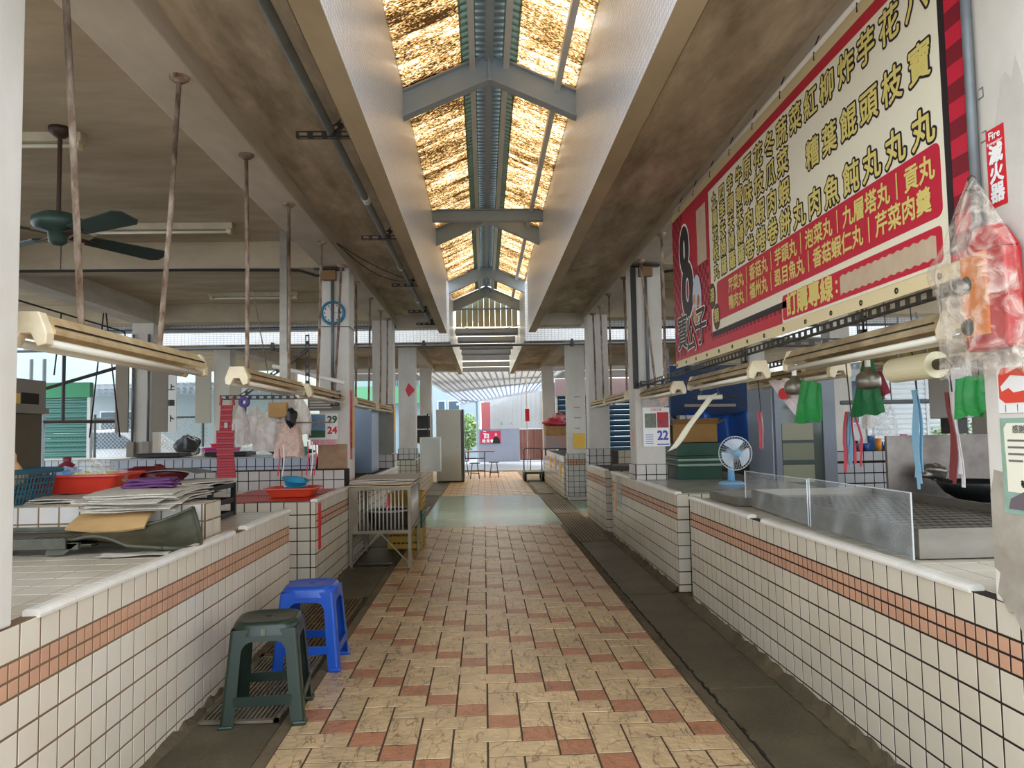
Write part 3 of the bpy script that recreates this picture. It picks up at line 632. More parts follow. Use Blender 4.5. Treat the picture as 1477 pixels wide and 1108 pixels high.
# ceiling battens in the left stalls
m_cw = pm('dusty_white_enamel', (206, 196, 172), .6, stain=(150, 136, 110), scale=4, amt=.6)
def ceil_lamp(label, x0, x1, y, z=ZC-.0, grp='lamps fixed to the stall ceiling'):
    t = thing('ceiling_lamp', label, 'lamp', ((x0+x1)/2, y, z-.1), 0, grp); part('housing', G().prism([(y-.05, z), (y-.04, z-.06), (y+.04, z-.06), (y+.05, z)], x0, x1, 'X'), m_cw, t, bevel=.004)
    part('lamp_tube', G().tube([(x0+.06, y, z-.08), (x1-.06, y, z-.08)], .014, 8), m_tubeg, t, smooth=True)
    for x in (x0+.02, x1-.06): part('end_cap', G().box(x, x+.04, y-.03, y+.03, z-.1, z-.055), m_cap, t)
ceil_lamp('dusty ceiling lamp above the ceiling fan near the picture edge', -3.9, -2.62, 4.95); ceil_lamp('dusty ceiling lamp behind the fan blades', -3.7, -2.35, 7.1)
ceil_lamp('dusty ceiling lamp on the next bay ceiling beyond the cable', -3.85, -2.6, 10.6)
# slim steel posts hanging from ceiling
solo('steel_post', G().box(-1.72, -1.66, 6.37, 6.43, 1.8, ZC).box(-1.7, -1.63, 6.36, 6.38, 1.78, 2.05), m_ss, 'shiny square stainless post hanging from the ceiling left of the clock', 'post')
# ceiling fan
fx, fy = -2.72, 4.85; m_fan = pm('dark_green_fan_enamel', (52, 74, 66), .4, stain=(34, 40, 36), scale=5, amt=.6); m_fanb = pm('dark_brown_fan_cap', (64, 48, 40), .5)
fan = thing('ceiling_fan', 'dark green four-blade ceiling fan hanging in the left stalls', 'fan', (fx, fy, 2.62))
part('canopy', G().lathe([(0, 0), (.07, 0), (.065, -.03), (.03, -.06), (0, -.06)], 20, (fx, fy, ZC)), m_fanb, fan, smooth=True); part('down_rod', G().tube([(fx, fy, ZC-.05), (fx, fy, 2.78)], .014), m_fanb, fan)
part('motor', G().lathe([(0, .07), (.1, .07), (.15, .04), (.155, 0), (.13, -.035), (.06, -.05), (.055, -.11), (.03, -.13), (0, -.13)], 28, (fx, fy, 2.72)), m_fan, fan, smooth=True)
for k in range(4):
    a = math.radians(-32+90*k); Mx = Matrix.Translation((fx, fy, 2.66)) @ Matrix.Rotation(a, 4, 'Z') @ Matrix.Rotation(math.radians(-14), 4, 'X')
    b = part('blade', G().prism([(.2, -.06), (.7, -.085), (.75, -.055), (.75, .055), (.7, .085), (.2, .06)], -.004, .004, 'Z', M=Mx), m_fan, fan); part('blade_arm', G().prism([(.08, -.025), (.26, -.012), (.26, .012), (.08, .025)], -.012, -.004, 'Z', M=Mx), m_fanb, b)
part('pull_chain', G().tube([(fx+.02, fy, 2.6), (fx+.02, fy, 2.42)], .003, 5), m_cable, fan)
# ================================================================ conduit under the left overhang on slotted brackets
def slotted(g, a, b, w=.035, m=0, n=None):
    """slotted angle: two flanges with slots, simplified as rungs"""
    a = Vector(a); b = Vector(b); d = b-a; L_ = d.length; q = d.to_track_quat('Z', 'Y').to_matrix().to_4x4(); q.translation = a; n = n or max(2, int(L_/.07))
    g.box(-w/2, -w/2+.009, -.0015, .0015, 0, L_, m, q).box(w/2-.009, w/2, -.0015, .0015, 0, L_, m, q).box(-w/2, -w/2+.002, 0, .008, 0, L_, m, q).box(-w/2, -w/2+.002, w-.009, w, 0, L_, m, q)
    for i in range(n+1): z = L_*i/n; g.box(-w/2+.009, w/2-.009, -.0015, .0015, max(0, z-.016), min(L_, z+.016), m, q).box(-w/2, -w/2+.002, .008, w-.009, max(0, z-.016), min(L_, z+.016), m, q)
    return g
t = thing('ceiling_conduit', 'long grey conduit on black slotted brackets under the left overhang', 'pipe', (-.84, 7, 3.08))
part('pipe', G().tube([(-.85, .5, 3.06), (-.85, 3, 3.075), (-.84, 7, 3.06), (-.83, 11.75, 3.07), (-.88, 11.95, 3.07), (-1.0, 12.02, 3.05), (-8.5, 12.05, 3.02)], .026, 10), m_galv, t, smooth=True)
for y in (2.1, 4.2, 6.47, 8.6, 10.5, 11.75):
    g = G(); slotted(g, (-1.04, y, 3.03), (-.72, y, 3.03)); slotted(g, (-.73, y, 3.03), (-.73, y, 3.2)); slotted(g, (-.84, y, 3.04), (-.73, y, 3.14), n=2); part('bracket', g, m_black, t)
for y in (5.4, 7.7, 9.7): part('coupling', G().tube([(-.842, y, 3.065), (-.842, y+.09, 3.065)], .031, 10), m_wpaint, t)
def wire(name, pts, label, r=.004, mat=None, cat='cable', sag=None):
    return solo(name, G().tube(pts, r, 6), mat or m_cable, label, cat, smooth=True)
def sagw(a, b, s, n=12): a = Vector(a); b = Vector(b); return [a.lerp(b, i/n)-Vector((0, 0, s*4*(i/n)*(1-i/n))) for i in range(n+1)]
wire('black_wire', sagw((-1.36, 7.0, 3.14), (-.75, 8.6, 3.09), .05)+sagw((-.75, 8.6, 3.09), (-.72, 8.62, 3.1), 0, 2)[1:], 'thin black wire slung from the left beam to the third conduit bracket')
wire('black_wire', sagw((-1.36, 7.0, 3.14), (-.84, 8.4, 3.05), .1)+[Vector((-.84, 8.45, 3.05))], 'lower thin black wire slung from the left beam to the conduit')
wire('curb_wire', [(-.705, 2, 3.0), (-.705, 6, 3.0), (-.704, 8.5, 3.03)], 'thin dark wire along the left skylight curb', .003)
wire('ceiling_cable', [(-9, 7.76, 3.06), (-5, 7.76, 3.065), (-3, 7.77, 3.065), (-1.9, 7.77, 3.05), (-1.72, 7.76, 2.99), (-1.6, 7.76, 2.99)], 'thick black cable across the cross beam to the clock column', .014)
wire('ceiling_cable', [(-5.3, 4, 3.0), (-5.33, 8, 2.95), (-5.34, 11.3, 2.92), (-5.33, 11.42, 2.6)], 'black cable along the inner left beam', .012)
wire('cross_pipe', [(-9, 12.9, 2.83), (-1, 12.9, 2.83), (1.2, 12.9, 2.83), (9, 12.9, 2.84)], 'long dark pipe crossing under the rear fascia', .022, pm('dark_grey_pipe', (70, 72, 76), .5), 'pipe')
wire('cross_pipe', [(9, 12.02, 2.98), (3, 12.0, 2.98), (1.9, 12.0, 2.98)], 'short dark pipe along the right edge of the front block', .02, MATS['dark_grey_pipe'], 'pipe')
for x in (-1.02, 1.55, -3.6): solo('pipe_clip', G().box(x-.02, x+.02, 12.86, 12.94, 2.79, 2.92).box(x-.035, x+.035, 12.88, 12.92, 2.8, 2.86), m_black, {-1.02: 'black clip on the cross pipe left of the skylight opening', 1.55: 'black clip on the cross pipe right of the skylight opening', -3.6: 'black clip on the cross pipe over the left stalls'}[x], 'clip', 'clips on the cross pipe')
wire('gable_wire', sagw((-.53, 14.8, 3.44), (.74, 14.8, 3.44), .08), 'thin wire sagging across the gable panel', .006)
wire('column_wire', [(-1.71, 7.79, 2.45), (-1.71, 7.785, 2.46), (-1.38, 7.785, 2.455), (-1.38, 8.12, 2.45)], 'thin black wire tied round the clock column', .004)
# junction boxes, conduits on the clock column and the calendar column
m_wbox = pm('brown_wooden_box', (150, 116, 76), .7, stain=(110, 80, 50), scale=8, amt=.5)
def jbox(x, y, label, dx):
    t = thing('junction_box', label, 'junction box', (x, y-.06, 2.94)); part('case', G().box(x-.07, x+.07, y-.08, y, 2.94, 3.04), m_wbox, t, bevel=.004); part('pipe', G().tube([(x+dx, y-.03, 2.95), (x+dx, y-.03, 1.75)], .018, 8), m_galv, t, smooth=True); part('lid', G().box(x-.15, x+.15, y-.09, y, 3.045, 3.06), m_black, t)
jbox(-1.585, 7.8, 'wooden junction box with grey conduit on top of the clock column', .03); jbox(1.72, 7.77, 'wooden junction box on top of the calendar column', 0)
solo('steel_upright', G().box(1.565, 1.585, 7.71, 7.76, 1.76, 3.04).box(1.565, 1.62, 7.74, 7.76, 1.76, 3.04), m_black, 'dark steel upright on the corner of the calendar column', 'post')
wire('black_cable', [(1.9, 7.7, 2.98), (2.4, 7.5, 3.02), (3.2, 7.5, 3.06)], 'black cable leaving the box on the calendar column', .014)
# single rods at right
def rod(x, y, zb, label, dx=0, dy=0):
    t = thing('hanging_rod', label, 'rod', (x, y, zb), 0, 'rusty rods holding the banner frame'); part('rod', G().tube([(x+dx, y+dy, zb), (x, y, ZB-.01)], .0125, 8), m_rust, t, smooth=True); part('flange', G().lathe([(0, -.03), (.02, -.03), (.045, -.012), (.047, 0), (0, 0)], 18, (x, y, ZB)), m_rust, t)
rod(1.61, 6.53, 1.75, 'rusty rod at the far edge of the menu banner'); rod(1.64, 7.57, 1.76, 'rusty flaking rod in front of the calendar column', .06, -.25)
solo('sagging_bracket', G().box(1.64, 1.86, 9.6, 9.63, 1.7, 1.74), m_black, 'small black bar under the slim bare column lamps', 'bracket') if 0 else None
# ================================================================ banner frame of slotted angle
fr = thing('slotted_angle_rack', 'black slotted angle frame hanging below the menu banner', 'frame', (1.8, 5, 1.76))
for nm, a, b in (('angle', (1.6, 2.35, 1.79), (1.6, 7.74, 1.77)), ('angle', (2.12, 2.4, 1.79), (2.12, 7.6, 1.77))): part(nm, slotted(G(), a, b, .045), m_black, fr)
for y in (2.5, 4.1, 5.9, 7.6): part('cross_angle', slotted(G(), (1.6, y, 1.79), (2.14, y, 1.79), .04), m_black, fr)
for x, y in ((2.12, 4.1), (2.12, 6.0)): part('drop_angle', slotted(G(), (x, y, 1.79), (x, y, 3.05), .04), m_black, fr)
# ================================================================ the big menu banner
BX = 1.55
m_bcream = pm('banner_cream_vinyl', (230, 222, 196), .3, spec=.5, bump=.12, bscale=3); m_bedge = pm('banner_edge_vinyl', (222, 204, 158), .35); m_bred = pm('banner_red', (190, 34, 56), .35); m_bdred = pm('banner_dark_red', (120, 24, 38), .4); m_bblk = pm('banner_black', (36, 28, 32), .4)
m_yel2 = pm('banner_yellow_ink', (214, 196, 112), .4); m_wink = pm('banner_white_ink', (244, 240, 230), .4); m_patch = pm('beige_cover_patch', (196, 174, 146), .6, stain=(176, 150, 122), scale=14, amt=.6)
bn = thing('menu_banner', 'large cream and red hanging food stall menu banner with black outlined characters', 'banner', (BX, 4.1, 1.83))
def bq(y0, y1, z0, z1, mat, name='print', d=0, r=0, root=None):
    """flat print on the banner; y0<y1, d = how many layers up"""
    x = BX-.0006*d
    if r:
        pts = []
        for cy_, cz_, a0 in ((y1-r, z1-r, 0), (y0+r, z1-r, 90), (y0+r, z0+r, 180), (y1-r, z0+r, 270)):
            for k in range(5): a = math.radians(a0+k*22.5); pts.append((cy_+r*math.cos(a), cz_+r*math.sin(a)))
    else: pts = [(y0, z0), (y1, z0), (y1, z1), (y0, z1)]
    return part(name, G().prism(pts, x-.0005, x, 'X'), mat, root or bn)
# cloth itself, gently waved
def cloth(u, v): return (BX+.004+.008*math.sin(v*7+u*5)*(1 if v > 0 else 1)*0+.0, 2.27+u*3.66, 1.82+v*1.25)
part('vinyl', G().box(BX, BX+.004, 2.27, 5.93, 1.82, 3.06), m_bedge, bn)
bq(2.27, 5.93, 1.875, 3.0, m_bred, 'red_field', 1)
g = G(); rnd = random.Random(2)                      # lumberjack check on both ends
def check(y0, y1, z0, z1, st):
    y = y0; i = 0
    while y < y1-.001:
        z = z0; j = 0
        while z < z1-.001:
            if (i+j) % 2 == 0: g.box(BX-.0017, BX-.0012, y, min(y+st, y1), z, min(z+st, z1), 0)
            z += st; j += 1
        y += st; i += 1
check(5.62, 5.93, 1.9, 3.0, .052); check(5.0, 5.5, 2.0, 2.5, .045); 
for j_ in range(0, 18, 2): g.box(BX-.0017, BX-.0012, 2.27, 2.352, 1.9+j_*.062, 1.9+j_*.062+.062)
check(3.8, 5.0, 1.93, 1.985, .03)
part('check_print', g, m_bdred, bn, kind='stuff')
bq(2.352, 2.385, 1.9, 3.0, m_bblk, 'black_stripe', 3)
bq(2.385, 4.955, 1.985, 2.945, m_bcream, 'cream_panel', 2)
bq(3.72, 4.955, 1.95, 1.985, m_bblk, 'black_stripe', 4); bq(2.385, 3.78, 1.875, 1.985, m_bcream, 'cream_panel', 2)
bq(2.41, 4.83, 2.045, 2.30, m_bred, 'soup_box', 3, .03); bq(2.42, 3.77, 1.888, 2.015, m_bred, 'order_box', 4, .02)
def zedge(y): return 0
cols_ = [(2.498, '八寶丸'), (2.675, '花枝丸'), (2.845, '芋頭丸'), (3.01, '炸餛飩'), (3.185, '柳葉魚'), (3.355, '紅糟肉'), (3.525, '菜　丸'), (3.695, '蔬菜蝦餅'), (3.86, '冬瓜肉卷'), (4.027, '花枝蝦捲'), (4.2, '原味肉卷'), (4.347, '牛蒡天婦羅'), (4.508, '芋頭天婦羅'), (4.668, '四季天婦羅'), (4.822, '九層花枝丸')]
for y, s_ in cols_:
    n = len(s_); sz = .142 if n < 5 else .115
    for k, ch in enumerate(s_):
        if ch == '　': continue
        z = 2.84-(2.84-2.368)*k/(n-1)
        textobj('character_outline', ch, sz, (BX-.0024, y, z), '-X', m_bblk, bn, bold=.0125)
        textobj('character', ch, sz, (BX-.0032, y, z), '-X', m_yel2, bn, bold=.0032)
def line(s_, size, ya, yb, z, mat, bold=.0025, name='lettering'):
    o = textobj(name, s_, size, (BX-.0038, (ya+yb)/2, z), '-X', mat, bn, bold=bold); w = max(v.co.x for v in o.data.vertices)-min(v.co.x for v in o.data.vertices); o.scale.x = (yb-ya)/w; return o
line('芹菜丸｜香菇丸｜芋頭丸｜泡菜丸｜九層塔丸｜貢丸', .098, 2.44, 4.6, 2.222, m_yel2); line('鴨肉丸｜福州丸｜虱目魚丸｜香菇蝦仁丸｜芹菜肉羹', .098, 2.47, 4.6, 2.115, m_yel2)
line('訂購專線', .125, 3.21, 3.72, 1.95, m_yel2, .004); 
for z in (1.93, 1.97): bq(3.168, 3.185, z-.008, z+.008, m_yel2, 'colon', 6, .006)
g = G(); pts = []
for i in range(27): y = 2.455+i*.0265; pts.append((y, 1.905+.008*(i % 2)))
for i in range(26, -1, -1): y = 2.455+i*.0265; pts.append((y, 1.985+.008*(i % 2)))
part('cover_patch', G().prism(pts, BX-.004, BX-.003, 'X'), m_patch, bn, label='beige patch covering the order number')
bq(5.02, 5.24, 2.5, 2.9, m_patch, 'cover_patch', 6)
for (cy_, cz_, tx) in ((4.93, 2.225, '湯'), (4.85, 2.075, '類')):
    part('oval', G().prism([(cy_+.072*math.cos(a*PI/12), cz_+.088*math.sin(a*PI/12)) for a in range(24)], BX-.0035, BX-.003, 'X'), pm('banner_brown_%s' % ('one' if cz_ > 2.1 else 'two'), (84, 52, 40), .4), bn)
    textobj('character', tx, .1, (BX-.0042, cy_, cz_), '-X', m_yel2, bn, bold=.002)
# figure-eight emblem
def ring(cy_, cz_, ry, rz, iy, iz, x, mat, nm, e=0):
    g = G(); n = 28; vs = []
    for k in range(n):
        a = 2*PI*k/n; vs += [(x, cy_+(ry+e)*math.cos(a), cz_+(rz+e)*math.sin(a)), (x, cy_+max(.004, iy-e)*math.cos(a), cz_+max(.004, iz-e)*math.sin(a))]
    g.add(vs, [(2*k, (2*k+2) % (2*n), (2*k+3) % (2*n), 2*k+1) for k in range(n)]); return g
for e, x, mt in ((.03, BX-.0046, m_wink), (.012, BX-.0054, m_bblk)):
    g = ring(5.58, 2.70, .12, .17, .035, .085, x, mt, '', e); g2 = ring(5.52, 2.38, .15, .2, .06, .105, x-.0001, mt, '', e); g.add(g2.v, g2.f)
    part('emblem_eight', g, mt, bn, solid=.0006)
part('food_photo', G().prism([(5.28+.11*math.cos(a*PI/12), 2.27+.175*math.sin(a*PI/12)) for a in range(24)], BX-.0062, BX-.0056, 'X'), pm('pale_photo_ground', (196, 204, 214), .4), bn)
g = G(); rnd = random.Random(9)
for k in range(26):
    a, b = rnd.uniform(-.075, .075), rnd.uniform(-.12, .04); r = rnd.uniform(.02, .034); n = 8
    g.prism([(5.28+a+r*math.cos(q*PI/4)*rnd.uniform(.8, 1.1), 2.25+b+r*math.sin(q*PI/4)) for q in range(8)], BX-.0066-.00002*k, BX-.0063-.00002*k, 'X', k % 2)
part('food_print', g, [pm('food_brown', (176, 108, 72), .5), pm('food_tan', (206, 150, 108), .5)], bn, kind='stuff')
for ch, y, z in (('寶', 5.69, 2.06), ('公', 5.45, 2.02), ('子', 5.2, 2.05)):
    textobj('shop_character_outline', ch, .29, (BX-.0074, y, z), '-X', m_wink, bn, bold=.011); textobj('shop_character', ch, .29, (BX-.0082, y, z), '-X', m_bblk, bn, bold=.004)
# eyelets and ties
for i in range(14):
    y = 2.45+i*.265; part('eyelet', G().lathe([(.004, -.001), (.011, -.002), (.012, .001)], 10, M=Matrix.Translation((BX-.002, y, 1.845)) @ Matrix.Rotation(-PI/2, 4, 'Y')), m_black, bn)
for i in range(9):
    y = 2.5+i*.4; part('tie_wire', G().tube([(BX-.003, y, 3.03), (BX+.005, y+.01, 3.09), (BX+.02, y-.015, 3.14)], .003, 5), m_cable, bn)
# pale conduit between banner and beam
wire('banner_rail', [(1.562, 2.3, 3.085), (1.562, 5.9, 3.085)], 'white rail along the beam above the menu banner', .016, m_white, 'rail')
# ================================================================ stools
def stool(name, label, cx, cy_, rz, mat, h=.465, top=.145, foot=.185):
    t = thing(name, label, 'stool', (cx, cy_, 0), rz)
    # seat: rounded square with a finger hole
    def rsq(a, r, n=6):
        P = []
        for sx, sy, a0 in ((1, 1, 0), (-1, 1, 90), (-1, -1, 180), (1, -1, 270)):
            for k in range(n+1): q = math.radians(a0+90*k/n); P.append((sx*(a-r)+r*math.cos(q), sy*(a-r)+r*math.sin(q)))
        return P
    rings = [(top+.012, h-.06), (top+.006, h-.02), (top-.004, h-.004), (top-.018, h), (top-.03, h-.003), (.03, h-.006), (.012, h-.006), (.012, h-.02)]
    vs = []; n = 28
    for a, z in rings:
        P = rsq(a, a*.62); vs += [(x, y, z) for x, y in P]
    fs = []
    for i in range(len(rings)-1):
        for k in range(n): fs.append((i*n+k, i*n+(k+1) % n, (i+1)*n+(k+1) % n, (i+1)*n+k))
    part('seat', G().add(vs, fs), mat, t, world=False, smooth=True)
    lw = .062; zt = h-.03
    def hw(z): return top+.006+(foot-top)*(1-z/zt)
    for sx, sy in ((1, 1), (-1, 1), (-1, -1), (1, -1)):
        g = G()
        for axis in (0, 1):
            S_ = []; K = 9
            outer = [hw(z) for z in (0, .03, .12, .25, .35, zt)]; zs = (0, .03, .12, .25, .35, zt)
            poly = [(outer[i]-.016, zs[i]) for i in range(6)]+[(0, zt), (0, h-.085)]
            iw = hw(.3)-lw
            for k in range(6): a = PI/2*k/5; poly.append((iw-.05*(1-math.sin(a))+0 if k else iw-.05, h-.085-.055*(1-math.cos(a))))
            poly += [(hw(.12)-lw*1.02, .12), (hw(0)-lw, 0)]
            pts = []
            for u, z in poly:
                w = hw(z)
                pts.append((sx*u, sy*w, z) if axis == 0 else (sx*w, sy*u, z))
            m_ = len(pts); inn = [(x*(1 if axis == 0 else 1)-(0 if axis == 0 else sx*.005), y-(sy*.005 if axis == 0 else 0), z) for x, y, z in pts]
            g.add(pts+inn, [tuple(range(m_)), tuple(range(m_, 2*m_))[::-1]]+[(i, (i+1) % m_, (i+1) % m_+m_, i+m_) for i in range(m_)])
        # rounded outer corner strip
        n_ = 5
        zs = (0, .06, .14, .22, .3, .38, zt)
        vs = []
        for z in zs:
            w = hw(z)
            for k in range(n_+1): a = PI/2*k/n_; vs.append((sx*(w-.016+.016*math.cos(a)), sy*(w-.016+.016*math.sin(a)), z))
        g.add(vs, [(i*(n_+1)+k, i*(n_+1)+k+1, (i+1)*(n_+1)+k+1, (i+1)*(n_+1)+k) for i in range(len(zs)-1) for k in range(n_)])
        lg_ = part('leg', g, mat, t, world=False)
        w = hw(0); part('foot', G().box(min(sx*(w-.06), sx*(w+.006)), max(sx*(w-.06), sx*(w+.006)), min(sy*(w-.06), sy*(w+.006)), max(sy*(w-.06), sy*(w+.006)), 0, .024), mat, lg_, world=False, bevel=.008)
    for axis in (0, 1):
        for s in (-1, 1):
            w = hw(.12); a = w-.05; z0, z1 = .1, .145
            g = G().box(-a, a, s*w-.003, s*w+.003, z0, z1) if axis == 0 else G().box(s*w-.003, s*w+.003, -a, a, z0, z1)
            part('stretcher', g, mat, t, world=False)
    return t
m_gst = pm('dark_green_plastic', (24, 42, 32), .32, stain=(44, 58, 44), scale=6, amt=.4, spec=.5); m_bst = pm('bright_blue_plastic', (20, 78, 176), .3, stain=(20, 66, 150), scale=5, amt=.3, spec=.5)
gs = stool('plastic_stool', 'dark green plastic stool with scuffed square seat in front of the left counter', -1.065, 3.76, .12, m_gst, .47); 
part('scuff', G().box(-.012, .01, -.166, -.1635, .415, .445), pm('pale_scuff', (96, 106, 92), .6), gs, world=False)
stool('plastic_stool', 'bright blue plastic stool behind the green one', -1.035, 4.545, .02, m_bst, .47)
# ================================================================ olive platform scale lying on the counter
m_ol = pm('olive_enamel', (56, 55, 42), .45, stain=(54, 54, 40), scale=7, amt=.8, spec=.5, stain2=(104, 104, 80), scale2=14, amt2=.4)
sc = thing('platform_scale', 'long dark olive metal scale with a curled scoop end lying on the counter', 'scale', (-2.0, 3.75, .805))
def trough(u, v):
    x = -2.9+u*1.47; k = max(0, (u-.66)/.34); s_ = (v-.5)*2; w = .15+.045*math.sin(k*PI*.75); dp = .012+.055*k
    e = abs(s_)**2.2; z = .874-dp*(1-e)-.01*k
    if s_ < 0: z += e*(.03*math.sin(PI*min(1, k*1.6))-.03*k)
    else: z += e*(.02*k+.1*k*k)
    z += .03*max(0, k-.75)*4*(1-e)*.5
    return (x-.10*k*s_*s_+.03*k, 3.77+s_*w-.02*k, z)
part('pan', G().grid(trough, 50, 18), m_ol, sc, solid=.006, smooth=True)
part('rim', G().tube([trough(i/40, 1) for i in range(41)], .009, 6), m_ol, sc, smooth=True); part('rim', G().tube([trough(i/40, 0) for i in range(41)], .009, 6), m_ol, sc, smooth=True); part('rim', G().tube([trough(1, i/14) for i in range(15)], .009, 6), m_ol, sc, smooth=True)
part('side_plate', G().box(-2.95, -1.95, 3.585, 3.6, .835, .885), m_ol, sc, bevel=.003); part('side_plate', G().box(-2.95, -1.95, 3.925, 3.94, .835, .9), m_ol, sc, bevel=.003)
part('base_frame', G().box(-2.9, -1.9, 3.6, 3.63, .83, .862).box(-2.9, -1.9, 3.88, 3.91, .83, .865).box(-2.9, -1.85, 3.62, 3.9, .845, .852), m_ol, sc, bevel=.004)
for x, y in ((-2.75, 3.6), (-2.0, 3.6), (-2.75, 3.88), (-2.0, 3.88)): part('foot', G().prism([(x-.05, .806), (x+.03, .806), (x+.1, .86), (x-.04, .86)], y, y+.03, 'Y'), m_ol, sc)
g = G()
for i in range(9): g.box(-2.2+i*.035, -2.185+i*.035, 3.68, 3.83, .864, .869)
part('graduation', g, m_ol, sc, kind='stuff')
m_news = pm('newsprint', (206, 198, 180), .8, stain=(150, 146, 138), scale=30, amt=.7, stretch=(1, 3, 1)); m_kraft = pm('kraft_paper', (196, 160, 108), .75, stain=(160, 122, 76), scale=6, amt=.5); m_card = pm('cardboard', (190, 150, 96), .8, stain=(150, 112, 66), scale=5, amt=.4)
def sheetmesh(cx, cy_, z, w, d, rz, wave=.006, th=.003, seed=0, drop=0, droplen=.1):
    rnd = random.Random(seed); a, b, c_ = rnd.uniform(3, 8), rnd.uniform(3, 8), rnd.uniform(0, 6); R_ = Matrix.Rotation(rz, 3, 'Z')
    def f(u, v):
        x = (u-.5)*w; y = (v-.5)*d; zz = z+wave*math.sin(a*u+b*v+c_)
        if drop: zz -= drop*max(0, (droplen-v)/droplen)**1.6
        p = R_ @ Vector((x, y, 0)); return (cx+p.x, cy_+p.y, zz)
    return G().grid(f, 12, 12)
solo('paper_scrap', sheetmesh(-1.62, 3.56, .811, .3, .12, .1, .003), m_news, 'thin paper scrap lying under the scoop of the olive scale', 'paper', solid=.0015)
# newspapers on the ledge, sagging over its near edge
for i, (cx, cy_, w, d, rz) in enumerate(((-1.86, 4.2, .46, .5, .1), (-1.84, 4.19, .48, .52, -.05), (-1.88, 4.21, .44, .5, .2), (-1.83, 4.22, .5, .5, .02), (-1.86, 4.18, .46, .54, -.12), (-1.85, 4.22, .44, .48, .12), (-1.82, 4.2, .47, .5, -.02), (-1.86, 4.19, .44, .46, .08))):
    solo('newspaper', sheetmesh(cx, cy_, 1.003+i*.0085, w, d, rz, .003, seed=i, drop=.035-.003*i, droplen=.35), m_news, ('folded newspaper of the pile on the ledge, number %s from the bottom' % ('one', 'two', 'three', 'four', 'five', 'six', 'seven', 'eight')[i]) if i < 7 else 'topmost newspaper of the pile under the purple cloth', 'newspaper', 'newspapers piled on the ledge', solid=.006)
kb = solo('kraft_bag', sheetmesh(-1.93, 3.99, .955, .38, .2, .08, .012, seed=4, drop=.07, droplen=.9), m_kraft, 'crumpled brown paper bag hanging off the ledge under the newspapers', 'bag', solid=.012)
for i in range(3): solo('newspaper', sheetmesh(-2.28, 4.42, .999+i*.008, .46, .44, .1*i, .004, seed=20+i), m_news, ('newspaper under the red tray, bottom one', 'newspaper under the red tray, middle one', 'newspaper under the red tray, upper one')[i], 'newspaper', 'newspapers under the red tray', solid=.005)
m_pur = pm('purple_cloth', (104, 62, 110), .9, stain=(80, 44, 90), scale=12, amt=.6, bump=.4, bscale=60)
pc = thing('folded_cloth', 'folded purple cloth on the newspaper pile', 'cloth', (-1.86, 4.28, 1.072)); 
for i, (w, d, z) in enumerate(((.27, .19, 1.078), (.25, .18, 1.094), (.22, .17, 1.11))): part('fold', sheetmesh(-1.86+.004*i, 4.28, z, w, d, .12, .004, seed=i), m_pur, pc, solid=.014, bevel=.005)
# red plastic tray with bags
def tray(name, label, cx, cy_, z, w, d, h, mat, rz=0, fl=1.25, group=None):
    t = thing(name, label, 'tray', (cx, cy_, z), rz, group); 
    def rs(a, b, r, n=4):
        P = []
        for sx, sy, a0 in ((1, 1, 0), (-1, 1, 90), (-1, -1, 180), (1, -1, 270)):
            for k in range(n+1): q = math.radians(a0+90*k/n); P.append((sx*(a-r)+r*math.cos(q), sy*(b-r)+r*math.sin(q)))
        return P
    rg = [(w/2*.98/fl, d/2*.98/fl, .003, .02), (w/2/fl, d/2/fl, .0, .03), (w/2*.98, d/2*.98, h-.004, .03), (w/2, d/2, h, .03), (w/2+.012, d/2+.012, h-.002, .035), (w/2+.014, d/2+.014, h-.012, .035)]
    vs = []; n = 20
    for a, b, zz, r in rg: vs += [(x, y, zz) for x, y in rs(a, b, r)]
    fs = [tuple(range(n))]
    for i in range(len(rg)-1):
        for k in range(n): fs.append((i*n+k, i*n+(k+1) % n, (i+1)*n+(k+1) % n, (i+1)*n+k))
    part('tray_body', G().add(vs, fs), mat, t, world=False, smooth=False, solid=.003); return t
m_rp = pm('red_plastic', (214, 62, 44), .35, stain=(180, 44, 34), scale=6, amt=.4, spec=.5)
tray('plastic_tray', 'red plastic tray of clear bags on the left ledge', -2.46, 4.74, 1.022, .54, .42, .11, m_rp, .05)
m_cl = clearmat('clear_bag', (232, 232, 226), .28, .15, noise=.2, bump=.6)
def blob(c, r, seed, n=16, squash=1):
    rnd = random.Random(seed); ph = [rnd.uniform(0, 6) for _ in range(6)]
    def f(u, v):
        a = 2*PI*u; b = PI*(v-.5); k = 1+.12*math.sin(3*a+ph[0]+2*b)+.1*math.sin(5*b+ph[1]+a)+.07*math.sin(7*a+ph[2])+.05*math.sin(11*a+9*b+ph[3])
        return (c[0]+r[0]*k*math.cos(a)*math.cos(b), c[1]+r[1]*k*math.sin(a)*math.cos(b), c[2]+r[2]*k*math.sin(b))
    return G().grid(f, n*2, n)
for i, (c_, r, lb) in enumerate((((-2.42, 4.7, 1.14), (.13, .1, .07), 'largest clear crumpled bag in the red tray'), ((-2.3, 4.68, 1.115), (.11, .09, .055), 'clear bag at the front corner of the red tray'), ((-2.57, 4.7, 1.12), (.09, .09, .05), 'white and blue printed bag in the red tray'))):
    solo('plastic_bag', blob(c_, r, i), m_cl if i < 2 else pm('white_blue_bag', (226, 232, 240), .4, stain=(50, 130, 200), scale=9, amt=1), lb, 'bag', smooth=True)
solo('yellow_packet', G().box(-2.5, -2.3, 4.66, 4.78, 1.08, 1.14), pm('yellow_green_packet', (214, 222, 96), .5), 'yellow green packet in the red tray', 'packet', bevel=.015)
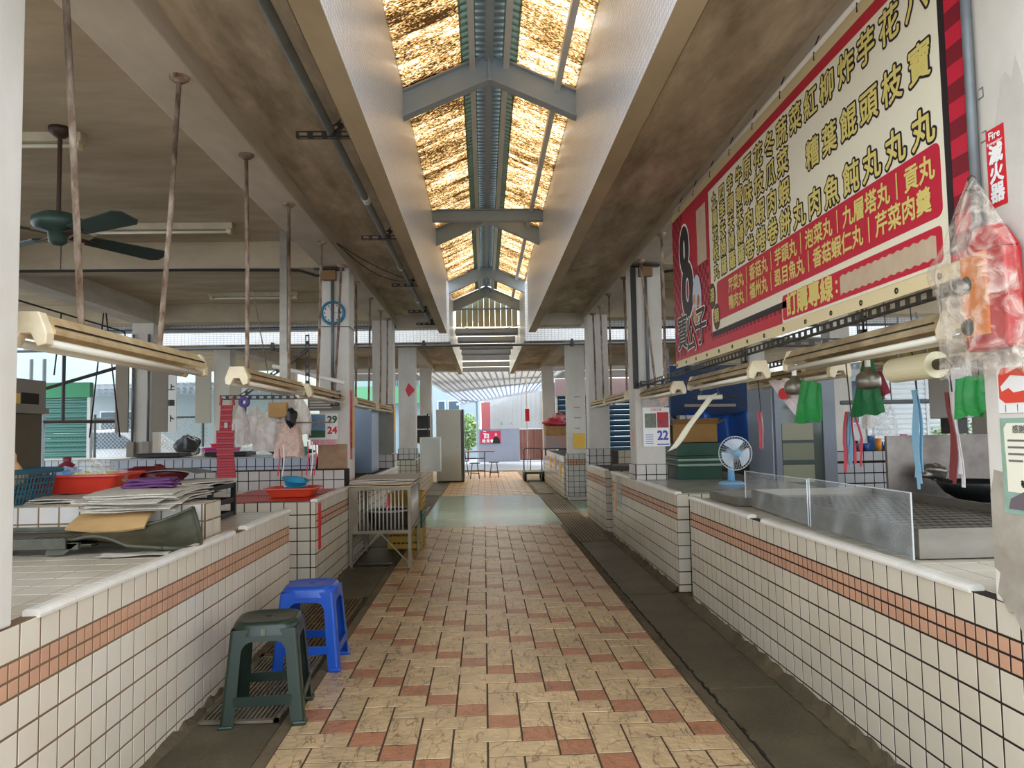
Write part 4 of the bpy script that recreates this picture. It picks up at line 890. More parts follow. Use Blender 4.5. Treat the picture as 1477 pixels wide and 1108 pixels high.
solo('red_black_bag', blob((-2.2, 5.1, 1.08), (.18, .12, .07), 8), pm('maroon_bag', (110, 24, 32), .35, stain=(30, 26, 26), scale=14, amt=.8), 'dark red crumpled bag behind the red tray', 'bag', smooth=True)
# teal basket with peach bag
m_teal = pm('teal_plastic', (38, 96, 110), .4); bk = thing('plastic_basket', 'teal lattice plastic basket holding a peach bag beside the near left column', 'basket', (-2.71, 4.2, .995))
bx0, bx1, by0, by1, bz0, bz1 = -3.12, -2.52, 3.98, 4.46, .995, 1.17
def lat(a, b, fl=.035):
    """lattice wall between ground corners a and b, flaring outward"""
    g = G(); a = Vector(a); b = Vector(b); d = b-a; n = Vector((d.y, -d.x, 0)).normalized()*fl; m_ = int(d.length/.032)
    for i in range(m_+1):
        p = a.lerp(b, i/m_); g.bar(p, p+n+Vector((0, 0, bz1-bz0)), .008, .004)
    for k in range(6):
        q = k/5; g.bar(a+n*q+Vector((0, 0, (bz1-bz0)*q)), b+n*q+Vector((0, 0, (bz1-bz0)*q)), .004, .008)
    return g
cs = [(bx0, by0, bz0), (bx1, by0, bz0), (bx1, by1, bz0), (bx0, by1, bz0)]
for i in range(4): part('lattice_side', lat(cs[i], cs[(i+1) % 4]), m_teal, bk)
part('rim', G().tube([(bx0-.04, by0-.04, bz1), (bx1+.04, by0-.04, bz1+.005), (bx1+.04, by1+.04, bz1), (bx0-.04, by1+.04, bz1), (bx0-.04, by0-.04, bz1)], .016, 8), m_teal, bk); part('bottom', G().box(bx0, bx1, by0, by1, bz0, bz0+.005), m_teal, bk)
solo('peach_bag', blob((-2.83, 4.22, 1.19), (.26, .19, .17), 3), pm('peach_plastic', (214, 168, 122), .45, stain=(180, 130, 84), scale=3, amt=.5, bump=.5, bscale=9), 'peach plastic bag heaped in the teal basket', 'bag', smooth=True)
# bottles
def bottle(name, label, c, r, h, mat, cap=None, neck=.35):
    t = thing(name, label, 'bottle', c); part('bottle_body', G().lathe([(0, 0), (r*.95, 0), (r, .01), (r, h*.66), (r*.8, h*.78), (r*neck, h*.86), (r*neck, h*.9)], 18, c, close=True), mat, t, smooth=True); part('cap', G().lathe([(r*neck*1.2, h*.88), (r*neck*1.2, h), (0, h)], 12, c), cap or mat, t, smooth=True); return t
bottle('plastic_bottle', 'maroon plastic bottle behind the red tray', (-2.8, 5.15, .985), .062, .24, pm('maroon_plastic', (120, 42, 52), .35))
b = bottle('spray_bottle', 'small clear spray bottle beside the maroon bottle', (-2.63, 5.2, .985), .03, .2, m_cl, m_white); part('nozzle', G().box(-2.66, -2.6, 5.19, 5.21, 1.17, 1.19), m_white, b)
b = bottle('sanitizer_bottle', 'small clear pump bottle standing behind the grey folder', (-2.28, 5.22, .985), .028, .13, m_cl, m_white); part('pump', G().tube([(-2.28, 5.22, 1.11), (-2.28, 5.22, 1.14), (-2.31, 5.22, 1.14)], .006), m_white, b)
# cardboard pieces, ledger, black crate
solo('cardboard_box', G().box(-2.28, -2.14, 4.75, 4.95, .985, 1.07).box(-2.28, -2.14, 4.75, 4.76, 1.07, 1.09), m_card, 'small brown cardboard box behind the newspapers', 'box', bevel=.003)
solo('cardboard_box', G().box(-2.12, -1.98, 4.72, 4.92, .985, 1.06), m_card, 'second small cardboard box next to the black crate', 'box', bevel=.003) if 0 else None
solo('grey_folder', G().grid(lambda u, v: (-2.3+.42*u, 4.98+.3*v, 1.10+.03*math.sin(u*3)-.05*max(0, u-.75)*0), 10, 4), pm('grey_card', (120, 120, 116), .6), 'curved grey folder lying on the cardboard box', 'folder', solid=.006)
ck = thing('plastic_crate', 'black plastic crate with loose papers on the left counter', 'crate', (-2.0, 5.15, .81))
m_bp = pm('black_plastic', (28, 30, 30), .4)
for z0, z1 in ((.81, .84), (.9, .93), (1.0, 1.03)):
    part('crate_band', G().box(-2.09, -1.7, 4.75, 4.765, z0, z1).box(-2.09, -1.7, 5.185, 5.2, z0, z1).box(-2.09, -2.075, 4.765, 5.185, z0, z1).box(-1.715, -1.7, 4.765, 5.185, z0, z1), m_bp, ck)
for x, y in ((-2.08, 4.76), (-1.71, 4.76), (-2.08, 5.19), (-1.71, 5.19)): part('corner_post', G().cbox((x, y, .92), (.03, .03, .22)), m_bp, ck)
part('crate_floor', G().box(-2.08, -1.71, 4.76, 5.19, .812, .82), m_bp, ck)
solo('green_box', G().box(-2.0, -1.76, 4.85, 5.1, .825, .93), pm('dark_teal_box', (40, 90, 78), .5), 'dark teal packet inside the black crate', 'packet', bevel=.006)
for i in range(3): solo('newspaper', sheetmesh(-1.9, 4.98, 1.04+i*.008, .4, .42, .1*i-.1, .005, seed=40+i), m_news, 'newspaper on the black crate, %s one' % ('lowest', 'middle', 'top')[i], 'newspaper', 'newspapers on the black crate', solid=.005)
# ================================================================ red-topped counter: sheet, tray, bowl
m_rs = pm('red_vinyl_sheet', (198, 52, 44), .4, stain=(160, 36, 32), scale=3, amt=.4)
solo('red_sheet', sheetmesh(-1.95, 6.5, .805, 1.06, .56, 0, .0015), m_rs, 'red vinyl sheet at the front of the second left counter', 'sheet', solid=.003)
solo('red_sheet', sheetmesh(-1.84, 7.2, .805, .86, .66, 0, .0015), m_rs, 'red vinyl sheet near the clock column under the blue bowl', 'sheet', solid=.003)
tray('plastic_tray', 'orange red tray under the blue bowl', -1.68, 6.68, .812, .42, .34, .075, pm('orange_red_plastic', (206, 72, 44), .35), 0)
bw = thing('plastic_bowl', 'bright blue plastic bowl tilted on the orange red tray', 'bowl', (-1.68, 6.66, .86)); m_cy = pm('cyan_plastic', (44, 148, 186), .35)
Mb = Matrix.Translation((-1.67, 6.66, .86)) @ Matrix.Rotation(math.radians(10), 4, 'Y') @ Matrix.Rotation(math.radians(8), 4, 'X')
part('bowl_body', G().lathe([(0, .002), (.06, 0), (.068, .008), (.105, .095), (.116, .1), (.116, .094), (.101, .092), (.062, .012), (0, .012)], 28, M=Mb), m_cy, bw, smooth=True)
# upside-down second bowl nested
solo('plastic_bowl', G().lathe([(0, .105), (.055, .1), (.07, .09), (.098, .03), (.1, .022)], 26, (-1.66, 6.67, .87)), m_cy, 'blue bowl turned over inside the tilted one', 'bowl', smooth=True)
stk = solo('red_strip_sticker', G().box(-1.378, -1.3722, 6.27, 6.36, .4, .775), m_red, 'torn red paper strip stuck on the corner of the red-topped counter', 'sticker')
# ================================================================ wire cage on legs
cg = thing('steel_cage', 'stainless steel bar cage on legs beside the red-topped counter', 'cage', (-1.05, 8.1, 0)); m_bars = pm('pale_steel_bars', (206, 200, 186), .35, metal=.3); m_cs = pm('dull_stainless', (136, 128, 108), .4, metal=.7, stain=(112, 98, 76), scale=8, amt=.7)
cx0, cx1, cy0, cy1 = -1.345, -.76, 7.6, 8.6
for x in (cx0, cx1):
    for y in (cy0, cy1): part('leg', G().cbox((x, y, .4), (.035, .035, .8)), m_cs, cg)
for z in (.36, .79):
    part('rail', G().bar((cx0, cy0, z), (cx1, cy0, z), .03), m_cs, cg); part('rail', G().bar((cx0, cy1, z), (cx1, cy1, z), .03), m_cs, cg); part('rail', G().bar((cx0, cy0, z), (cx0, cy1, z), .03), m_cs, cg); part('rail', G().bar((cx1, cy0, z), (cx1, cy1, z), .03), m_cs, cg)
for i in range(12): x = cx0+.09+i*(cx1-cx0-.12)/12; part('cage_bar', G().tube([(x, cy0, .37), (x, cy0, .78)], .0075, 6), m_bars, cg, smooth=True)
for i in range(20): y = cy0+.05+i*.05; part('cage_bar', G().tube([(cx1, y, .37), (cx1, y, .78)], .0065, 6), m_bars, cg, smooth=True)
part('shelf', G().box(cx0, cx1, cy0, cy1, .34, .352), m_cs, cg); part('side_sheet', G().box(cx0-.003, cx0+.07, cy0-.012, cy0-.008, .36, .79), m_cs, cg)
part('brace', G().bar((cx0, cy0, .03), (cx0+.27, cy0, .34), .012), m_cs, cg); part('brace', G().bar((cx1, cy0, .03), (cx0+.3, cy0, .34), .012), m_cs, cg)
for i in range(6): solo('cardboard_sheet', sheetmesh(-1.04+.01*(i % 3), 8.08, .812+i*.013, .64-.02*(i % 2), 1.0, .02*(i % 3-1), .003, seed=60+i), (m_news, m_card, m_news, pm('pinkish_card_%d' % i, (214, 190, 172), .8), m_news, m_news)[i], 'flattened paper sheet on the steel cage, %s of six' % ('lowest', 'second from bottom', 'third from bottom', 'fourth from bottom', 'fifth from bottom', 'topmost')[i], 'cardboard', 'paper sheets on the steel cage', solid=.008)
m_dk = pm('dark_basket', (52, 44, 36), .6, stain=(96, 84, 66), scale=8, amt=.5)
t = thing('wicker_basket', 'dark oval basket inside the steel cage', 'basket', (-1.0, 8.1, .355)); g = G().lathe([(.0, 0), (.2, 0), (.24, .16), (.25, .17), (.24, .16)], 24, (-1.02, 8.1, .355)); part('basket_body', g, m_dk, t, solid=.008)
part('rim', G().tube([(-1.02+.245*math.cos(a*PI/12), 8.1+.245*math.sin(a*PI/12), .53) for a in range(25)], .012, 6), pm('worn_basket_rim', (190, 184, 170), .5), t)
def slat_crate(label, cx, cy_, z, w, d, h, mat, grp=None, name='plastic_crate', open_=True):
    t = thing(name, label, 'crate', (cx, cy_, z), 0, grp); x0, x1, y0, y1 = cx-w/2, cx+w/2, cy_-d/2, cy_+d/2
    part('crate_floor', G().box(x0, x1, y0, y1, z, z+.01), mat, t)
    for zz in (0, h*.36, h*.72): part('crate_band', G().box(x0, x1, y0, y0+.012, z+zz, z+zz+h*.26).box(x0, x1, y1-.012, y1, z+zz, z+zz+h*.26).box(x0, x0+.012, y0+.012, y1-.012, z+zz, z+zz+h*.26).box(x1-.012, x1, y0+.012, y1-.012, z+zz, z+zz+h*.26), mat, t)
    g = G(); k = 0
    for i in range(9):
        x = x0+i*(w-.015)/8; g.box(x, x+.015, y0-.004, y0+.01, z, z+h).box(x, x+.015, y1-.01, y1+.004, z, z+h)
    part('crate_rib', g, mat, t, kind='stuff'); return t
m_yc = pm('mustard_plastic', (196, 156, 52), .45); m_gc = pm('green_plastic', (24, 84, 56), .4)
slat_crate('mustard crate on the floor behind the steel cage', -.93, 9.0, .002, .4, .5, .24, m_yc); slat_crate('green crate stacked over the mustard one behind the steel cage', -.93, 9.0, .243, .4, .5, .2, m_gc); slat_crate('upper mustard crate behind the steel cage', -.93, 9.0, .445, .4, .5, .2, m_yc)
slat_crate('low yellow crate on the floor below the steel cage', -1.08, 8.25, .18, .5, .5, .13, m_yc) if 0 else None
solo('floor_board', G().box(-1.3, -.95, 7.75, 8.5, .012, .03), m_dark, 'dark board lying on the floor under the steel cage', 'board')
ht = solo('red_string', G().tube([(-.98, 7.588, .77), (-.975, 7.58, .7), (-.99, 7.585, .6)], .004).tube([(-.98, 7.588, .77), (-.965, 7.58, .68), (-.96, 7.58, .58)], .004), m_pink, 'pink plastic string tied to the cage bars', 'string')
# ================================================================ things on the clock column
def disc_clock(c, r):
    t = thing('wall_clock', 'round wall clock with a bright blue rim on the left column', 'clock', c); x, y, z = c; Mx = Matrix.Translation(c) @ Matrix.Rotation(PI/2, 4, 'X')
    part('rim', G().lathe([(r*.78, 0), (r, 0), (r, .02), (r*.93, .034), (r*.78, .03), (r*.78, .018)], 32, M=Mx), pm('clock_blue', (40, 124, 160), .35), t, smooth=True)
    f = part('face', G().lathe([(0, .018), (r*.84, .018)], 32, M=Mx), m_white, t)
    for k in range(12): a = k*PI/6; part('hour_mark', G().cbox((x+r*.66*math.sin(a), y-.0205, z+r*.66*math.cos(a)), (.011, .002, .014)), m_ink, f)
    for ang, L_, w in ((-30, .075, .008), (82, .1, .005)): a = math.radians(ang); part('hand', G().bar((x, y-.023, z), (x+L_*math.sin(a), y-.023, z+L_*math.cos(a)), w, .002), m_ink, f)
disc_clock((-1.553, 7.795, 2.60), .128)
# printed matter
def poster(name, label, x0, x1, z0, z1, y, mat, cat='poster', lines=(), tilt=0):
    t = thing(name, label, cat, ((x0+x1)/2, y, z0)); part('paper', G().box(x0, x1, y-.003, y, z0, z1), mat, t); return t
cal = poster('wall_calendar', 'white tear-off calendar with a landscape photo and numbers on the clock column', -1.80, -1.495, 1.29, 1.555, 7.72, m_white, 'calendar')
part('photo', G().box(-1.785, -1.62, 7.7155, 7.717, 1.37, 1.545).add([(-1.785, 7.715, 1.31), (-1.62, 7.715, 1.31), (-1.62, 7.715, 1.38), (-1.785, 7.715, 1.39)], [(0, 1, 2, 3)], 1), [pm('print_sky_blue', (70, 116, 156), .5, stain=(170, 190, 200), scale=9, amt=.7), pm('print_green', (52, 96, 66), .5)], cal)
textobj('lettering', '29', .1, (-1.55, 7.716, 1.49), '-Y', pm('print_dark_green', (30, 90, 70), .5), cal, bold=.004); textobj('lettering', '24', .1, (-1.55, 7.716, 1.38), '-Y', m_red, cal, bold=.004)
part('lower_sheet', G().box(-1.77, -1.51, 7.717, 7.72, 1.235, 1.29), pm('pink_print_sheet', (232, 196, 196), .6, stain=(206, 80, 90), scale=40, amt=.8, stretch=(2, 1, .4)), cal)
op = poster('price_sheet', 'old grey printed sheet above the landscape calendar', -1.80, -1.47, 1.585, 1.79, 7.73, pm('grey_print_sheet', (120, 116, 104), .6), 'notice'); 
for i in range(6): part('text_line', G().box(-1.78, -1.56, 7.7262, 7.727, 1.61+i*.028, 1.622+i*.028), pm('print_line_%d' % i, (206, 204, 194), .6), op)
textobj('lettering', '28', .1, (-1.53, 7.726, 1.66), '-Y', m_ink, op, bold=.003)
poster('paper_sheet', 'large stained brown paper sheet pasted low on the clock column', -1.71, -1.41, .99, 1.24, 7.79, pm('stained_kraft', (176, 150, 116), .8, stain=(150, 90, 72), scale=9, amt=.7), 'poster')
cp = thing('red_couplet', 'red couplet strip with yellow paper beside it on the clock column', 'poster', (-1.385, 7.9, 1.1)); part('red_strip', G().box(-1.389, -1.386, 7.84, 7.94, 1.08, 1.78), m_red, cp); part('yellow_strip', G().box(-1.389, -1.385, 7.97, 8.06, 1.2, 1.62), m_org, cp)
part('torn_strip', G().box(-1.389, -1.3865, 7.83, 8.0, 1.62, 1.8), pm('torn_red_white', (226, 190, 180), .7, stain=(206, 50, 50), scale=20, amt=1), cp)
for i, ch in enumerate('吉祥如意'): textobj('lettering', ch, .08, (-1.3845, 7.89, 1.55-i*.11), '+X', m_ink, cp, bold=.002)
y3 = solo('yellow_strip', G().box(-1.389, -1.386, 11.6, 11.78, 1.35, 1.75), m_org, 'orange paper strip on the third left column edge', 'poster')
dm = solo('red_diamond', G().prism([(-1.5, 2.05), (-1.37, 2.19), (-1.5, 2.33), (-1.56, 2.19)], 14.985, 14.995, 'Y'), m_pink, 'small red diamond charm on the fourth left column', 'charm')
# ================================================================ rack with hanging bags
rk = thing('hanging_rack', 'black slotted angle rack with diagonal struts hanging left of the clock column', 'rack', (-2.0, 7.3, 1.6))
part('angle', slotted(G(), (-2.5, 7.2, 1.69), (-1.36, 7.2, 1.68), .04), m_black, rk); part('strut', slotted(G(), (-2.3, 7.2, 1.7), (-1.66, 7.2, 2.15), .035), m_black, rk) ; part('upright', slotted(G(), (-1.68, 7.2, 1.69), (-1.68, 7.2, 2.3), .04), m_black, rk)
part('white_pipe', G().tube([(-2.0, 7.15, 2.0), (-1.35, 7.3, 1.84)], .02, 8), m_white, rk); part('thin_rod', G().tube([(-2.2, 7.2, 2.75), (-1.95, 7.2, 1.35)], .006, 6), m_rust, rk); part('lower_bar', G().bar((-1.95, 7.15, 1.46), (-1.42, 7.1, 1.455), .012), m_rust, rk)
m_wb = clearmat('white_film_bag', (236, 226, 214), .72, .35, noise=.2, bump=.8, bscale=9)
def hangbag(label, x, y, zt, w, h, mat, seed=0, col=None, cat='bag', name='hanging_bag', d=.5, group=None):
    rnd = random.Random(seed); ph = rnd.uniform(0, 6)
    def f(u, v):
        k = math.sin(min(1, v*1.25+.12)*PI/2); a = 2*PI*u; r = w/2*k*(1+.12*math.sin(4*a+ph+3*v)+.08*math.sin(9*a+ph)); return (x+r*math.cos(a), y+r*d*math.sin(a), zt-h*v-.01*math.sin(3*a+ph)*(v > .9))
    g = G().grid(f, 28, 10); return solo(name, g, mat, label, cat, group, smooth=True)
for i, (x, zt, w, h) in enumerate(((-2.3, 1.62, .16, .38), (-2.17, 1.6, .2, .34), (-2.02, 1.58, .3, .4), (-1.86, 1.62, .26, .42), (-1.74, 1.66, .2, .34))):
    hangbag('whitish film bag hanging on the rack, %s from the red strap' % ('first', 'second', 'third', 'fourth', 'fifth')[i], x, 7.18+.02*(i % 2), zt+.02, w, h, m_wb, i, group='film bags on the hanging rack')
hangbag('pinkish bundle bag hanging under the landscape calendar', -1.8, 7.0, 1.5, .26, .36, clearmat('pink_film_bag', (226, 190, 170), .8, .4, noise=.15, bump=.6), 11)
solo('cardboard_piece', G().cbox((-1.93, 7.1, 1.58), (.17, .05, .14)), m_card, 'small cardboard piece among the hanging bags', 'cardboard', bevel=.005)
solo('black_pouch', blob((-1.77, 6.95, 1.5), (.05, .05, .08), 2), m_bp, 'small black pouch hanging beside the landscape calendar', 'pouch', smooth=True)
solo('purple_tape_roll', G().lathe([(.02, -.02), (.05, -.02), (.05, .02), (.02, .02), (.02, -.02)], 16, M=Matrix.Translation((-2.26, 7.15, 1.66)) @ Matrix.Rotation(PI/2, 4, 'X')), pm('purple_tape', (84, 66, 140), .5), 'purple tape roll hung on the rack beside the red strap', 'tape')
# red louvred strap (strip of red bags)
rs_ = thing('red_bag_strip', 'long strip of stacked red carrier bags hanging from the rack end', 'bag', (-2.3, 6.8, .96))
n = 26
for i in range(n):
    z = 1.62-i*.025; w = .052 if i < 9 else .078+.004*math.sin(i*.3); xo = -2.3-.012*math.sin(i*.13); part('bag_fold', G().prism([(6.8, z), (6.785-.004*(i % 2), z-.004), (6.78, z-.025), (6.8, z-.022)], xo-w, xo+w, 'X'), pm('carrier_red', (176, 40, 52), .4, rnd=.1) if i == 0 else MATS['carrier_red'], rs_)
part('handles', G().tube([(-2.36, 6.8, 1.62), (-2.35, 6.8, 1.69)], .012).tube([(-2.24, 6.8, 1.62), (-2.25, 6.8, 1.69)], .012), MATS['carrier_red'], rs_); part('buckle', G().cbox((-2.3, 6.775, 1.44), (.03, .01, .05)), m_ss, rs_)
for i, (x, c_) in enumerate(((-1.88, m_pink), (-1.84, m_white), (-1.62, m_pink), (-1.58, m_white), (-1.55, m_pink))):
    solo('plastic_string', G().tube([(x, 6.95, 1.28), (x+.01, 6.94, 1.12), (x-.012, 6.95, .97)], .006, 5), c_, 'plastic string hanging below the bags, %s from the left' % ('first', 'second', 'third', 'fourth', 'fifth')[i], 'string', 'plastic strings below the hanging bags')
# ================================================================ behind on the left: cabinet, boards, basins
cab = thing('kitchen_hood', 'grey steel hood cabinet with a small window and yellow label behind the near left column', 'cabinet', (-4.1, 6.1, 0)); m_hood = pm('taupe_steel', (146, 138, 124), .5, stain=(116, 106, 90), scale=2, amt=.5); m_cabb = pm('brown_cabinet_side', (104, 92, 70), .6, stain=(82, 72, 54), scale=2, amt=.5)
part('cabinet_body', G().box(-4.8, -3.68, 5.85, 6.38, 0, 1.56), m_cabb, cab); part('hood', G().box(-4.8, -3.66, 5.82, 6.4, 1.60, 1.83), m_hood, cab, bevel=.008); part('hood_lip', G().box(-4.8, -3.64, 5.8, 6.41, 1.555, 1.605), m_hood, cab)
part('control_window', G().box(-3.662, -3.655, 6.06, 6.29, 1.63, 1.72), m_slot, cab); part('label_sticker', G().box(-3.662, -3.655, 5.95, 6.04, 1.63, 1.71), m_yel, cab)
for i, (xa, xb) in enumerate(((-3.55, -3.6), (-3.2, -3.3), (-3.18, -3.05))): wire('dark_string', [(xa, 6.4, 2.4), (xb, 6.4, 1.88 if i == 0 else 1.35)], 'dark cord hanging behind the near lamp, %s from the column' % ('first', 'second', 'third')[i], .006)
# board pairs hung on the inner columns
m_board = pm('taupe_board', (148, 138, 122), .7, stain=(122, 112, 96), scale=1.5, amt=.5); m_boardl = pm('light_board', (186, 178, 160), .7)
for i, (x0, x1, y, m_, lb) in enumerate(((-5.52, -5.33, 11.42, m_board, 'tall taupe board left of the piped column'), (-4.98, -4.75, 11.42, m_board, 'tall taupe board right of the piped column'), (-5.66, -5.36, 14.9, m_boardl, 'light board left of the farther inner column'), (-4.98, -4.78, 14.9, m_boardl, 'light board right of the farther inner column'))):
    solo('hanging_board', G().box(x0, x1, y, y+.03, 1.42 if i < 2 else 1.6, 2.7), m_, lb, 'board')
for i, (x, y, z0) in enumerate(((-4.68, 11.42, 1.4), (-4.7, 14.9, 1.75))):
    ts = thing('character_sign', ('narrow white sign with black characters beside the piped column', 'narrow white sign with black characters at the farther inner column')[i], 'sign', (x, y, z0)); part('board', G().box(x-.06, x+.06, y, y+.02, z0, 2.65), m_white, ts)
    for k, ch in enumerate('卜圖上圖卜'): textobj('lettering', ch, .1, (x-.01, y-.004, 2.55-k*.235), '-Y', m_ink, ts, bold=.004)
for i, x in enumerate((-5.28, -5.05)): wire('column_pipe', [(x, 11.46, 2.9), (x, 11.46, 1.2)], ('left grey conduit on the piped column', 'right grey conduit on the piped column')[i], .02, m_galv, 'pipe'); solo('switch_box', G().box(x-.06, x+.05, 11.4, 11.48, 1.05, 1.28), m_hood, ('left switch box on the piped column', 'right switch box on the piped column')[i], 'switch box', bevel=.006)
tray('plastic_basin', 'purple pink basin on the long pale bench', -4.3, 12.5, 1.015, .5, .4, .14, pm('magenta_plastic', (160, 44, 110), .4)); tray('plastic_basin', 'small pink basin inside the purple one', -4.32, 12.5, 1.12, .28, .26, .1, m_pink)
solo('dark_bundle', blob((-4.85, 12.5, 1.18), (.2, .15, .16), 5), m_bp, 'dark bundle left of the purple basin', 'bundle', smooth=True); solo('plastic_bag', blob((-4.6, 12.45, 1.08), (.16, .12, .08), 6), m_cl, 'pale plastic bag between bundle and basin', 'bag', smooth=True); solo('plastic_bag', blob((-3.85, 12.5, 1.1), (.16, .12, .09), 7), m_cl, 'silvery plastic bag right of the purple basin', 'bag', smooth=True)
solo('folded_tarp', blob((-3.2, 12.5, 1.08), (.35, .15, .08), 9), m_bp, 'low dark folded tarp on the pale bench', 'tarp', smooth=True)
tray('plastic_basin', 'teal basin on the pale stall bench', -2.25, 9.3, 1.095, .16, .16, .1, pm('teal_basin', (60, 176, 150), .4))
for i, (x, y, w, z) in enumerate(((-3.9, 9.3, .5, 1.1), (-3.1, 9.3, .5, 1.1))): solo('dark_tray', G().box(x-w/2, x+w/2, y-.2, y+.2, z, z+.05), m_bp, ('low dark tray at the left of the pale stall bench', 'low dark tray at the middle of the pale stall bench')[i], 'tray', bevel=.01)
# frame pipes between column and fence
pf = thing('pipe_scaffold', 'dark pipe frame with diagonal stay in the left background', 'frame', (-6.2, 10.5, 0))
for a, b in (((-7.1, 12, 0), (-7.1, 12, 2.6)), ((-6.9, 12, 0), (-6.9, 12, 2.6)), ((-7.6, 12, 1.62), (-5.6, 12, 1.6)), ((-7.0, 12, 2.1), (-5.6, 12, 2.5)), ((-6.6, 12, 2.9), (-6.6, 12, 1.6))): part('pipe', G().tube([a, b], .028, 8), m_black if a[2] else m_steelp, pf)
# pale corrugated side roof edge seen on the left
# ================================================================ right next: big fridges and rear left
fg = thing('refrigerator', 'tall light grey refrigerator back at the end of the left row', 'refrigerator', (-.92, 20.2, 0)); m_fr = pm('light_grey_enamel', (190, 192, 184), .45, stain=(168, 168, 158), scale=1.5, amt=.4)
part('fridge_case', G().box(-1.27, -.62, 19.9, 20.6, .04, 1.93), m_fr, fg, bevel=.012); part('fridge_door', G().box(-.6, -.54, 19.92, 20.58, .08, 1.93), pm('dark_door_edge', (74, 76, 80), .5), fg, bevel=.01); part('plinth', G().box(-1.25, -.55, 19.93, 20.55, 0, .05), m_black, fg); part('handle', G().tube([(-.53, 19.96, .9), (-.5, 19.96, .95), (-.5, 19.96, 1.3), (-.53, 19.96, 1.35)], .012), m_ss, fg); part('lock', G().cbox((-.72, 19.895, .95), (.02, .01, .02)), m_black, fg)
f2 = thing('refrigerator', 'blue grey steel refrigerator between the clock column and the third column', 'refrigerator', (-1.75, 10.5, .8)); part('fridge_case', G().box(-2.0, -1.52, 10.2, 10.9, .8, 1.72), pm('blue_grey_enamel', (120, 134, 150), .3, metal=.4), f2, bevel=.01); part('side_seal', G().box(-2.03, -2.0, 10.2, 10.9, .8, 1.73), m_black, f2)
gb = solo('painted_board', G().box(-1.72, -1.37, 11.42, 11.46, 1.04, 1.78), pm('grey_painted_board', (150, 148, 138), .6, stain=(110, 108, 100), scale=4, amt=.5), 'grey smudged board fixed on the third left column', 'board')
wr = thing('wire_shelf', 'black wire shelf stand beside the tall grey refrigerator', 'shelf', (-1.4, 17.2, .8))
for z in (1.08, 1.4, 1.72): part('shelf_board', G().box(-1.62, -1.26, 17, 17.4, z, z+.02), m_wpaint, wr)
for x in (-1.61, -1.27): part('upright', G().bar((x, 17.0, .8), (x, 17.0, 1.76), .03), m_black, wr); part('upright', G().bar((x, 17.4, .8), (x, 17.4, 1.76), .03), m_black, wr)
part('back_sheet', G().box(-1.6, -1.28, 17.38, 17.4, 1.1, 1.72), m_black, wr)
sf = thing('foam_box', 'white foam box standing upright against the far left counter', 'box', (-1.1, 15.3, .55)); 
g = G().box(-1.29, -.91, 15.45, 15.48, .56, 1.22); part('box_bottom', g, m_white, sf)
for a in ((-1.31, -1.28, .54, 1.24), (-.92, -.89, .54, 1.24)): part('box_side', G().box(a[0], a[1], 15.3, 15.48, a[2], a[3]), m_white, sf)
part('box_side', G().box(-1.28, -.92, 15.3, 15.48, 1.21, 1.24), m_white, sf); part('box_side', G().box(-1.28, -.92, 15.3, 15.48, .54, .57), m_white, sf)
solo('foam_stand', G().box(-1.29, -.93, 15.3, 15.5, 0.002, .535), m_dk, 'dark low stand under the upright foam box', 'stand') if 0 else None
# ================================================================ near right column: signs, bagged box
fs_ = thing('fire_sign', 'red vertical sign with white fire extinguisher characters on the near right column', 'sign', (1.565, 2.17, 2.0)); X1 = 1.5688
part('sheet', G().box(X1-.0015, X1, 2.131, 2.211, 2.0, 2.245), m_red, fs_)
textobj('lettering', 'Fire', .034, (X1-.003, 2.171, 2.222), '-X', m_white, fs_, bold=.0008); textobj('lettering', 'Extinguisher', .0135, (X1-.003, 2.171, 2.2), '-X', m_white, fs_)
for i, ch in enumerate('滅火器'): textobj('lettering', ch, .062, (X1-.003, 2.169, 2.16-i*.06), '-X', m_white, fs_, bold=.0028)
em = thing('emblem_notice', 'white notice with a red emblem on the near right column', 'notice', (X1, 2.15, 1.38)); part('paper', G().box(X1-.002, X1, 2.07, 2.222, 1.375, 1.52), m_white, em); part('red_emblem', G().prism([(2.08+.0, 1.51), (2.20, 1.51), (2.214, 1.49), (2.214, 1.42), (2.19, 1.405), (2.08, 1.405)], X1-.004, X1-.002, 'X'), pm('vermilion_print', (220, 74, 52), .5), em)
part('emblem_figure', G().prism([(2.1, 1.48), (2.16, 1.487), (2.205, 1.455), (2.2, 1.44), (2.17, 1.45), (2.15, 1.435), (2.1, 1.44)], X1-.0052, X1-.004, 'X'), m_white, em)
for i in range(3): part('rule_line', G().box(X1-.0025, X1-.002, 2.09+i*.05, 2.092+i*.05, 1.378, 1.4), m_ink, em)
ce = thing('certificate', 'pale certificate sheet with green landscape border on the near right column', 'certificate', (X1, 2.15, 1.07)); part('landscape_sheet', G().box(X1-.0015, X1, 2.07, 2.222, 1.075, 1.36), pm('green_landscape_print', (130, 160, 116), .5, stain=(170, 196, 206), scale=8, amt=.7), ce)
part('scroll', G().prism([(2.07, 1.345), (2.19, 1.345), (2.205, 1.33), (2.2, 1.2), (2.2, 1.14), (2.07, 1.14)], X1-.003, X1-.0015, 'X'), pm('cream_print_paper', (236, 232, 210), .5), ce)
part('print_house', G().prism([(2.07, 1.09), (2.07, 1.13), (2.12, 1.15), (2.19, 1.12), (2.2, 1.09)], X1-.0036, X1-.003, 'X'), pm('print_house_grey', (110, 100, 104), .5), ce)
textobj('lettering', '感謝', .026, (X1-.0042, 2.14, 1.325), '-X', m_inkg, ce, bold=.0005)
for i in range(4): part('text_line', G().box(X1-.0036, X1-.003, 2.1+.01*i, 2.19, 1.29-i*.02, 1.296-i*.02), m_inkg, ce)
textobj('lettering', '敬贈', .022, (X1-.0042, 2.12, 1.165), '-X', m_ink, ce, bold=.0008)
